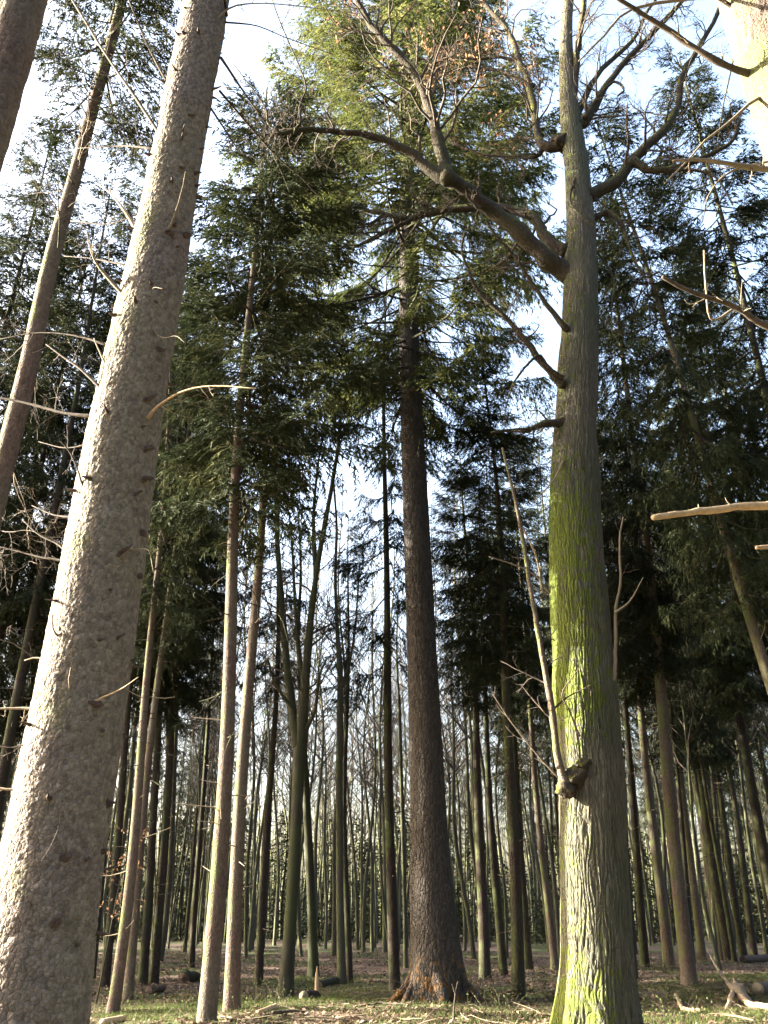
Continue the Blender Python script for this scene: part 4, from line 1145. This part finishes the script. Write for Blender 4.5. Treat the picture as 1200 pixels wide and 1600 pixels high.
# the wood goes on behind them as one mass
def wood_mass():
    mb = MB()
    r2 = np.random.default_rng(77)
    n = 1100
    Yv = 90 + 150 * r2.random(n) ** 0.8
    X = r2.uniform(-0.56, 0.56, n) * Yv
    h = r2.uniform(19, 27, n)
    P = np.zeros((n, 7, 3)); u = np.linspace(0, 1, 7)
    P[:, :, 0] = X[:, None] + r2.normal(0, 0.35, (n, 7)) * u + r2.normal(0, 0.6, n)[:, None] * u
    P[:, :, 1] = Yv[:, None] + r2.normal(0, 0.35, (n, 7)) * u
    P[:, :, 2] = gz(X, Yv)[:, None] - 0.3 + (h + 0.3)[:, None] * u
    R = r2.uniform(0.10, 0.2, n)[:, None] * np.linspace(1.15, 0.1, 7)[None]
    mb.add(*tubes(P, R, 5), 0)
    A, AR = spawn(P, R, 5, r2, (0.10, 0.22), 0.75, 4, 0.15, 0.12, t0=0.3, rf=0.45, rmin=0.012)
    mb.add(*tubes(A, AR, 3), 1)
    C, CR = spawn(A, AR, 2, r2, (0.3, 0.6), 0.7, 3, 0.15, 0.1, rmin=0.01)
    mb.add(*tubes(C, CR, 3), 1)
    # dark young spruces under them
    m_ = 430
    cy = 70 + 140 * r2.random(m_); cx = r2.uniform(-0.56, 0.56, m_) * cy
    hh = r2.uniform(0.4, 1.0, m_) * np.interp(cy, [60, 80, 100], [2.0, 6.0, 15.0])
    k_ = 420
    uu = r2.random((m_, k_)) ** 1.4
    az = r2.random((m_, k_)) * 6.28
    rr = (1 - uu) * hh[:, None] * 0.2 * np.sqrt(r2.random((m_, k_)))
    c = np.stack([cx[:, None] + rr * np.cos(az), cy[:, None] + rr * np.sin(az), gz(cx, cy)[:, None] + 0.2 + uu * hh[:, None]], -1).reshape(-1, 3)
    out = np.stack([np.cos(az), np.sin(az), np.full(az.shape, -0.4)], -1).reshape(-1, 3) + r2.normal(0, 0.3, (m_ * k_, 3))
    wv = nrm(np.cross(out, r2.normal(0, 0.4, (m_ * k_, 3)) + [0, 0, 1])) * (np.repeat(hh, k_) * 0.009 + 0.02)[:, None]
    q = np.stack([c - wv, c + wv, c + out * (np.repeat(hh, k_) * 0.05 + 0.12)[:, None]], 1).reshape(-1, 3)
    mb.add(q, np.arange(len(q)).reshape(-1, 3), 2, False)
    tag(mb.build('far_wood', [M['beech'], M['twig'], M['needle']]), 'crowded thin trunks of the wood fading away in the far background', 'wood', kind='stuff')
wood_mass()

# the stand goes on all round, outside the picture: it shades the place
rl = np.random.default_rng(8)
def around(n, label, group, ok, zb=(8.5, 12), far_=55):
    k = 0
    for _ in range(4000):
        if k >= n: break
        a = rl.uniform(-pi, pi); d = far_ * math.sqrt(rl.uniform(0.012, 1))
        X, Yv = d * sin(a), d * cos(a)
        if not ok(math.degrees(a), d) or not free(X, Yv, 3.2): continue
        placed.append((X, Yv))
        o = thing('spruce_tree', label, 'tree', (X, Yv, gz(X, Yv)), group)
        link('trunk', POLES[k % 3], o)
        put_crown(o, ('far', 'bushy', 'far', 'bushy2')[k % 4], rl.uniform(*zb), 24.1, rl.uniform(2.3, 3.2), k * 1.3)
        s = rl.uniform(0.95, 1.2)
        o.scale = (s, s, s)
        k += 1
def lit_ok(a, d):
    """keep the sun's way free to the great spruce, the leaning pair, the oak and the corner trunk"""
    X, Yv = d * sin(radians(a)), d * cos(radians(a))
    ux, uy = sin(SUN_AZ), cos(SUN_AZ)
    for px_, py_ in ((-2.6, 7.0), (4.0, 17.3), (-3.9, 18.3), (4.9, 7.0)):
        rx, ry = X - px_, Yv - py_
        if rx * ux + ry * uy > 0 and abs(rx * uy - ry * ux) < 4.6:
            return False
    return True
for k, (X, Yv, hh_, zb_, R_) in enumerate([(-22.5, 21.9, 31, 18.5, 3.6), (-27.5, 24.6, 30, 16.0, 3.2)]):  # added unseen trees, crowns set high to shade the upper oak
    placed.append((X, Yv))
    o = thing('spruce_tree', 'tall high-crowned spruce added unseen beyond the left edge to shade the upper oak', 'tree', (X, Yv, gz(X, Yv)), 'added unseen spruces beyond the left edge')
    t_ = link('trunk', POLES[k], o); t_.scale = (1.5, 1.5, hh_ / 24)
    put_crown(o, 'bushy' if k else 'weeping', zb_, hh_, R_, 2.0 + k)
around(44, 'spruce standing beyond the left edge of the picture', 'spruces beyond the left edge', lambda a, d: -80 < a < -27 and d > 22 and lit_ok(a, d), (9, 13), 95)
around(110, 'spruce standing beyond the right edge or behind the viewer', 'spruces beyond the right edge and behind the viewer', lambda a, d: (a > 33 or a < -115) and d > 6)

# ------------------------------------------------------------------ things lying on the ground
def ground_point(px, py, dz=0.0):
    p = ground_at(px, py)
    p[2] = gz(p[0], p[1]) + dz
    return p

def rough_log(name, label, cat, a, b, ra, rb, mat, endmat='pale', S=14, n=9, seed=0, extra=None):
    """a lying log from a to b with cut or broken end faces"""
    rgx = np.random.default_rng(seed)
    a = np.asarray(a); b = np.asarray(b)
    loc = (a + b) / 2
    u = np.linspace(0, 1, n)
    P = a + (b - a) * u[:, None] + rgx.normal(0, 0.08, (n, 3)) * min(ra, rb)
    R = (ra + (rb - ra) * u) * (1 + rgx.normal(0, 0.05, n))
    V, Fq = tubes(P - loc, R, S)
    o = thing(name, label, cat, loc)
    MB().add(V, Fq).build('bark', [M[mat]], o)
    for e, sgn in ((0, -1), (n - 1, 1)):
        ring = V[e * S:(e + 1) * S]
        c = ring.mean(0) + sgn * nrm(b - a) * R[e] * 0.35 + rgx.normal(0, 0.25, 3) * R[e]
        vv = np.vstack([ring, c]); k = np.arange(S)
        f = np.stack([k, (k + 1) % S, np.full(S, S)], -1)
        MB().add(vv, f, 0, False).build('end_face', [M[endmat]], o)
    return o, loc

o, loc = rough_log('cut_log', 'short cut log end lying in grass with an upright splinter, left of centre', 'log', ground_point(474, 1565, 0.09), ground_point(494, 1561, 0.10), 0.11, 0.12, 'spruce_dark', 'dead', seed=1)
q = ground_point(494, 1560, 0.0)
P = np.array([q + [0, 0, -0.1], q + [0.01, 0, 0.25], q + [0.0, 0, 0.5], q + [0.005, 0, 0.72]]) - loc
MB().add(*tubes(P, np.array([0.045, 0.05, 0.04, 0.012]), 6)).build('splinter', [M['pale']], o)

rough_log('fallen_log', 'dark mossy log lying on the leaf litter in front of the forked trunks', 'log', ground_point(498, 1534, 0.08), ground_point(528, 1531, 0.08), 0.13, 0.10, 'beech_dark', 'knot', seed=2)
rough_log('fallen_log', 'dark log lying on the ground at the far right under the slim spruces', 'log', ground_point(1160, 1505, 0.16), ground_point(1215, 1502, 0.18), 0.14, 0.16, 'knot', 'knot', seed=3)
rough_log('fallen_log', 'brown log with pale torn end at the right edge beside the pale broken limb', 'log', ground_point(1186, 1556, 0.13), ground_point(1240, 1546, 0.2), 0.15, 0.19, 'spruce', 'dead', seed=4)
rough_log('fallen_log', 'low rotten log behind the left cluster of slim spruces', 'log', ground_point(286, 1532, 0.12), ground_point(310, 1530, 0.10), 0.2, 0.16, 'beech_dark', 'knot', seed=6)
rough_log('fallen_log', 'small dark log at the feet of the two touching spruces', 'log', ground_point(232, 1548, 0.08), ground_point(256, 1545, 0.08), 0.1, 0.07, 'knot', 'knot', seed=7)
rough_log('wood_piece', 'flat pale grey piece of wood on the litter between fir and oak', 'wood piece', ground_point(809, 1577, 0.03), ground_point(832, 1576, 0.03), 0.04, 0.045, 'pale', 'pale', 8, 5, 8)
rough_log('wood_piece', 'small pale wood chip on the litter right of the leaning pair', 'wood piece', ground_point(402, 1590, 0.04), ground_point(430, 1585, 0.05), 0.04, 0.055, 'pale', 'pale', 8, 5, 9)
rough_log('wood_piece', 'mossy pale log piece at the foot of the great left trunk', 'wood piece', ground_point(160, 1602, 0.05), ground_point(192, 1597, 0.06), 0.07, 0.06, 'pale', 'pale', 10, 5, 10)

def broken_limb(label, pts, rads, mat, seed, name='fallen_branch', side=None, fork=None):
    P = np.array(pts); loc = P.mean(0)
    s = smooth_line(np.hstack([P, np.array(rads)[:, None]]), 24)
    rgx = np.random.default_rng(seed)
    o = thing(name, label, 'branch', loc)
    MB().add(*tubes(s[:, :3] - loc + rgx.normal(0, 0.010, (24, 3)), np.maximum(s[:, 3] * (1 + rgx.normal(0, 0.1, 24)), 0.008), 8)).build('stem', [M[mat]], o)
    for sp, sr in side or []:
        t = smooth_line(np.hstack([np.array(sp), np.array(sr)[:, None]]), 12)
        MB().add(*tubes(t[:, :3] - loc, np.maximum(t[:, 3] * (1 + rgx.normal(0, 0.12, 12)), 0.006), 7)).build('fork', [M[fork or mat]], o)
    return o
g = ground_point
broken_limb('pale torn limb lying forked on the grass at right, its thin end raised',
            [g(1106, 1506, 0.60), g(1113, 1516, 0.50), g(1119, 1528, 0.42), g(1131, 1538, 0.33), g(1138, 1549, 0.27), g(1146, 1556, 0.20), g(1155, 1562, 0.17), g(1163, 1565, 0.10), g(1176, 1569, 0.04)],
            [0.012, 0.022, 0.03, 0.045, 0.05, 0.09, 0.14, 0.10, 0.03], 'dead', 1,
            side=[([g(1150, 1560, 0.17), g(1143, 1567, 0.12), g(1139, 1572, 0.07), g(1131, 1578, 0.0)], [0.08, 0.05, 0.045, 0.02]),
                  ([g(1152, 1560, 0.18), g(1158, 1557, 0.24), g(1164, 1556, 0.26)], [0.09, 0.06, 0.012]),
                  ([g(1152, 1561, 0.2), g(1151, 1556, 0.28), g(1149, 1551, 0.36)], [0.08, 0.045, 0.008]),
                  ([g(1155, 1562, 0.12), g(1172, 1572, 0.07), g(1190, 1575, 0.08), g(1212, 1579, 0.04)], [0.09, 0.07, 0.075, 0.05])], fork='pale')
broken_limb('small bleached branch lying on the grass just right of the oak foot', [g(1057, 1560, 0.12), g(1065, 1570, 0.06), g(1078, 1576, 0.04), g(1092, 1578, 0.04)], [0.03, 0.045, 0.04, 0.05], 'pale', 2)
broken_limb('thin fallen stick lying in the litter in front of the leaning pair', [g(395, 1598, 0.03), g(440, 1592, 0.06), g(480, 1588, 0.03)], [0.02, 0.03, 0.012], 'twig', 3)
broken_limb('thin fallen stick lying in the litter before the middle fir', [g(545, 1578, 0.02), g(590, 1574, 0.04), g(640, 1577, 0.03)], [0.012, 0.02, 0.01], 'twig', 4)
broken_limb('long fallen stick lying on the grass behind the pale limb', [g(1100, 1545, 0.03), g(1150, 1542, 0.05), g(1199, 1546, 0.03)], [0.02, 0.035, 0.02], 'spruce_dark', 5)

# slender dark shoot in front of the fir, and a beech sapling that kept its brown leaves
q = g(708, 1598)
o = thing('sapling', 'single thin dark shoot standing in the litter before the middle fir', 'sapling', q)
MB().add(*tubes(np.array([[0, 0, -0.1], [0.02, 0, 0.2], [0.05, 0.0, 0.42], [0.10, 0, 0.62]]), np.array([0.014, 0.012, 0.01, 0.005]), 6)).build('stem', [M['twig']], o)
MB().add(*tubes(np.array([[0.05, 0, 0.42], [0.02, 0, 0.5], [0.0, 0, 0.58]]), np.array([0.007, 0.006, 0.003]), 5)).build('twig', [M['twig']], o)

q = g(150, 1560)
rgx = np.random.default_rng(4)
o = thing('sapling', 'young beech sapling holding reddish brown leaves right of the great left trunk', 'sapling', q)
P = paths(np.array([[0, 0, -0.1]]), np.array([[0.12, 0, 1.0]]), np.array([4.0]), 10, rgx, 0.04, 0.0)
R = np.linspace(0.025, 0.006, 10)[None]
MB().add(*tubes(P, R, 6)).build('stem', [M['beech_dark']], o)
A, AR = spawn(P, R, 16, rgx, (0.12, 0.3), 1.1, 5, 0.12, 0.0, t0=0.35)
tag(MB().add(*tubes(A, AR, 4)).build('twigs', [M['twig']], o), kind='stuff')
e = A[:, 1:].reshape(-1, 3)
idx = rgx.integers(0, len(e), 160)
c = e[idx] + rgx.normal(0, 0.05, (160, 3))
a = nrm(rgx.normal(0, 1, (160, 3))) * 0.045; b = nrm(np.cross(a, rgx.normal(0, 1, (160, 3)))) * 0.022
qv = np.stack([c - a, c + b, c + a, c - b], 1).reshape(-1, 3)
tag(MB().add(qv, np.arange(len(qv)).reshape(-1, 4), 0, False).build('leaves', [M['brown_leaf']], o), kind='stuff')

# ------------------------------------------------------------------ leaf litter and grass
def litter():
    r2 = np.random.default_rng(90)
    n = 52000
    Yv = 15 + 42 * r2.random(n) ** 1.3
    X = r2.uniform(-0.47, 0.47, n) * Yv
    c = np.stack([X, Yv, gz(X, Yv) + r2.uniform(0.0, 0.035, n)], -1)
    az = r2.random(n) * 6.28
    a = np.stack([np.cos(az), np.sin(az), r2.normal(0, 0.45, n)], -1) * r2.uniform(0.03, 0.065, (n, 1))
    b = np.stack([-np.sin(az), np.cos(az), r2.normal(0, 0.5, n)], -1) * r2.uniform(0.016, 0.034, (n, 1))
    q = np.stack([c - a, c + b, c + a, c - b], 1).reshape(-1, 3)
    tag(MB().add(q, np.arange(len(q)).reshape(-1, 4), 0, False).build('leaf_litter', [M['litter']]), 'brown fallen leaves scattered over the forest floor', 'leaves', kind='stuff')
    n = 42000
    cx = np.array([(g(x_, y_)[0], g(x_, y_)[1]) for x_, y_ in [(190, 1585), (250, 1570), (330, 1570), (420, 1572), (440, 1560), (520, 1555), (540, 1548), (1050, 1590), (1120, 1590), (1170, 1585), (1100, 1560), (1180, 1530), (1130, 1525), (1040, 1540), (680, 1590), (850, 1580), (500, 1530), (260, 1590)]])
    k = r2.integers(0, len(cx), n)
    X = cx[k, 0] + r2.normal(0, 1.1, n); Yv = cx[k, 1] + r2.normal(0, 1.5, n)
    hgt = r2.uniform(0.03, 0.13, n)
    c = np.stack([X, Yv, gz(X, Yv) - 0.01], -1)
    az = r2.random(n) * 6.28
    wv = np.stack([np.cos(az), np.sin(az), np.zeros(n)], -1) * 0.007
    tip = c + np.stack([r2.normal(0, 0.4, n) * hgt, r2.normal(0, 0.4, n) * hgt, hgt], -1)
    q = np.stack([c - wv, c + wv, tip], 1).reshape(-1, 3)
    tag(MB().add(q, np.arange(len(q)).reshape(-1, 3), 0, False).build('forest_grass', [M['grass']]), 'short green grass and moss tufts on the forest floor', 'grass', kind='stuff')
litter()

def debris():
    r2 = np.random.default_rng(91)
    n = 900
    Yv = 16 + 34 * r2.random(n) ** 1.2
    X = r2.uniform(-0.46, 0.46, n) * Yv
    st = np.stack([X, Yv, gz(X, Yv) + r2.uniform(0.005, 0.04, n)], -1)
    az = r2.random(n) * 6.28
    P = paths(st, np.stack([np.cos(az), np.sin(az), r2.normal(0, 0.06, n)], -1), r2.uniform(0.2, 1.3, n), 6, r2, 0.10, 0.0)
    P[:, :, 2] = np.maximum(P[:, :, 2], gz(P[:, :, 0], P[:, :, 1]) + 0.004)
    R = r2.uniform(0.005, 0.016, n)[:, None] * np.linspace(1, 0.4, 6)[None]
    mb = MB().add(*tubes(P, R, 4))
    C, CR = spawn(P, R, 2, r2, (0.25, 0.5), 0.7, 4, 0.1, 0.0, rmin=0.003)
    mb.add(*tubes(C, CR, 3))
    tag(mb.build('fallen_twigs', [M['dead']]), 'thin broken twigs strewn over the forest floor', 'twigs', kind='stuff')
    # low brambles and brush
    m = 90; k = 16
    cy = 19 + 40 * r2.random(m); cx = r2.uniform(-0.45, 0.45, m) * cy
    b = np.repeat(np.arange(m), k)
    st = np.stack([cx[b] + r2.normal(0, 0.35, m * k), cy[b] + r2.normal(0, 0.35, m * k), np.zeros(m * k)], -1)
    st[:, 2] = gz(st[:, 0], st[:, 1]) - 0.02
    az = r2.random(m * k) * 6.28
    P = paths(st, np.stack([np.cos(az) * 0.6, np.sin(az) * 0.6, np.full(m * k, 1.0)], -1), r2.uniform(0.15, 0.7, m * k), 6, r2, 0.14, 0.0, 0.3)
    R = np.repeat(np.linspace(0.006, 0.002, 6)[None], m * k, 0)
    mb = MB().add(*tubes(P, R, 3))
    e = P[:, 2:].reshape(-1, 3); nl = len(e)
    a = nrm(r2.normal(0, 1, (nl, 3))) * 0.03; bb = nrm(np.cross(a, r2.normal(0, 1, (nl, 3)))) * 0.016
    q = np.stack([e - a, e + bb, e + a, e - bb], 1).reshape(-1, 3)
    mb.add(q, np.arange(len(q)).reshape(-1, 4), 1, False)
    tag(mb.build('undergrowth', [M['twig'], M['grass']]), 'low brambles and brush dotted over the forest floor', 'undergrowth', kind='stuff')
debris()
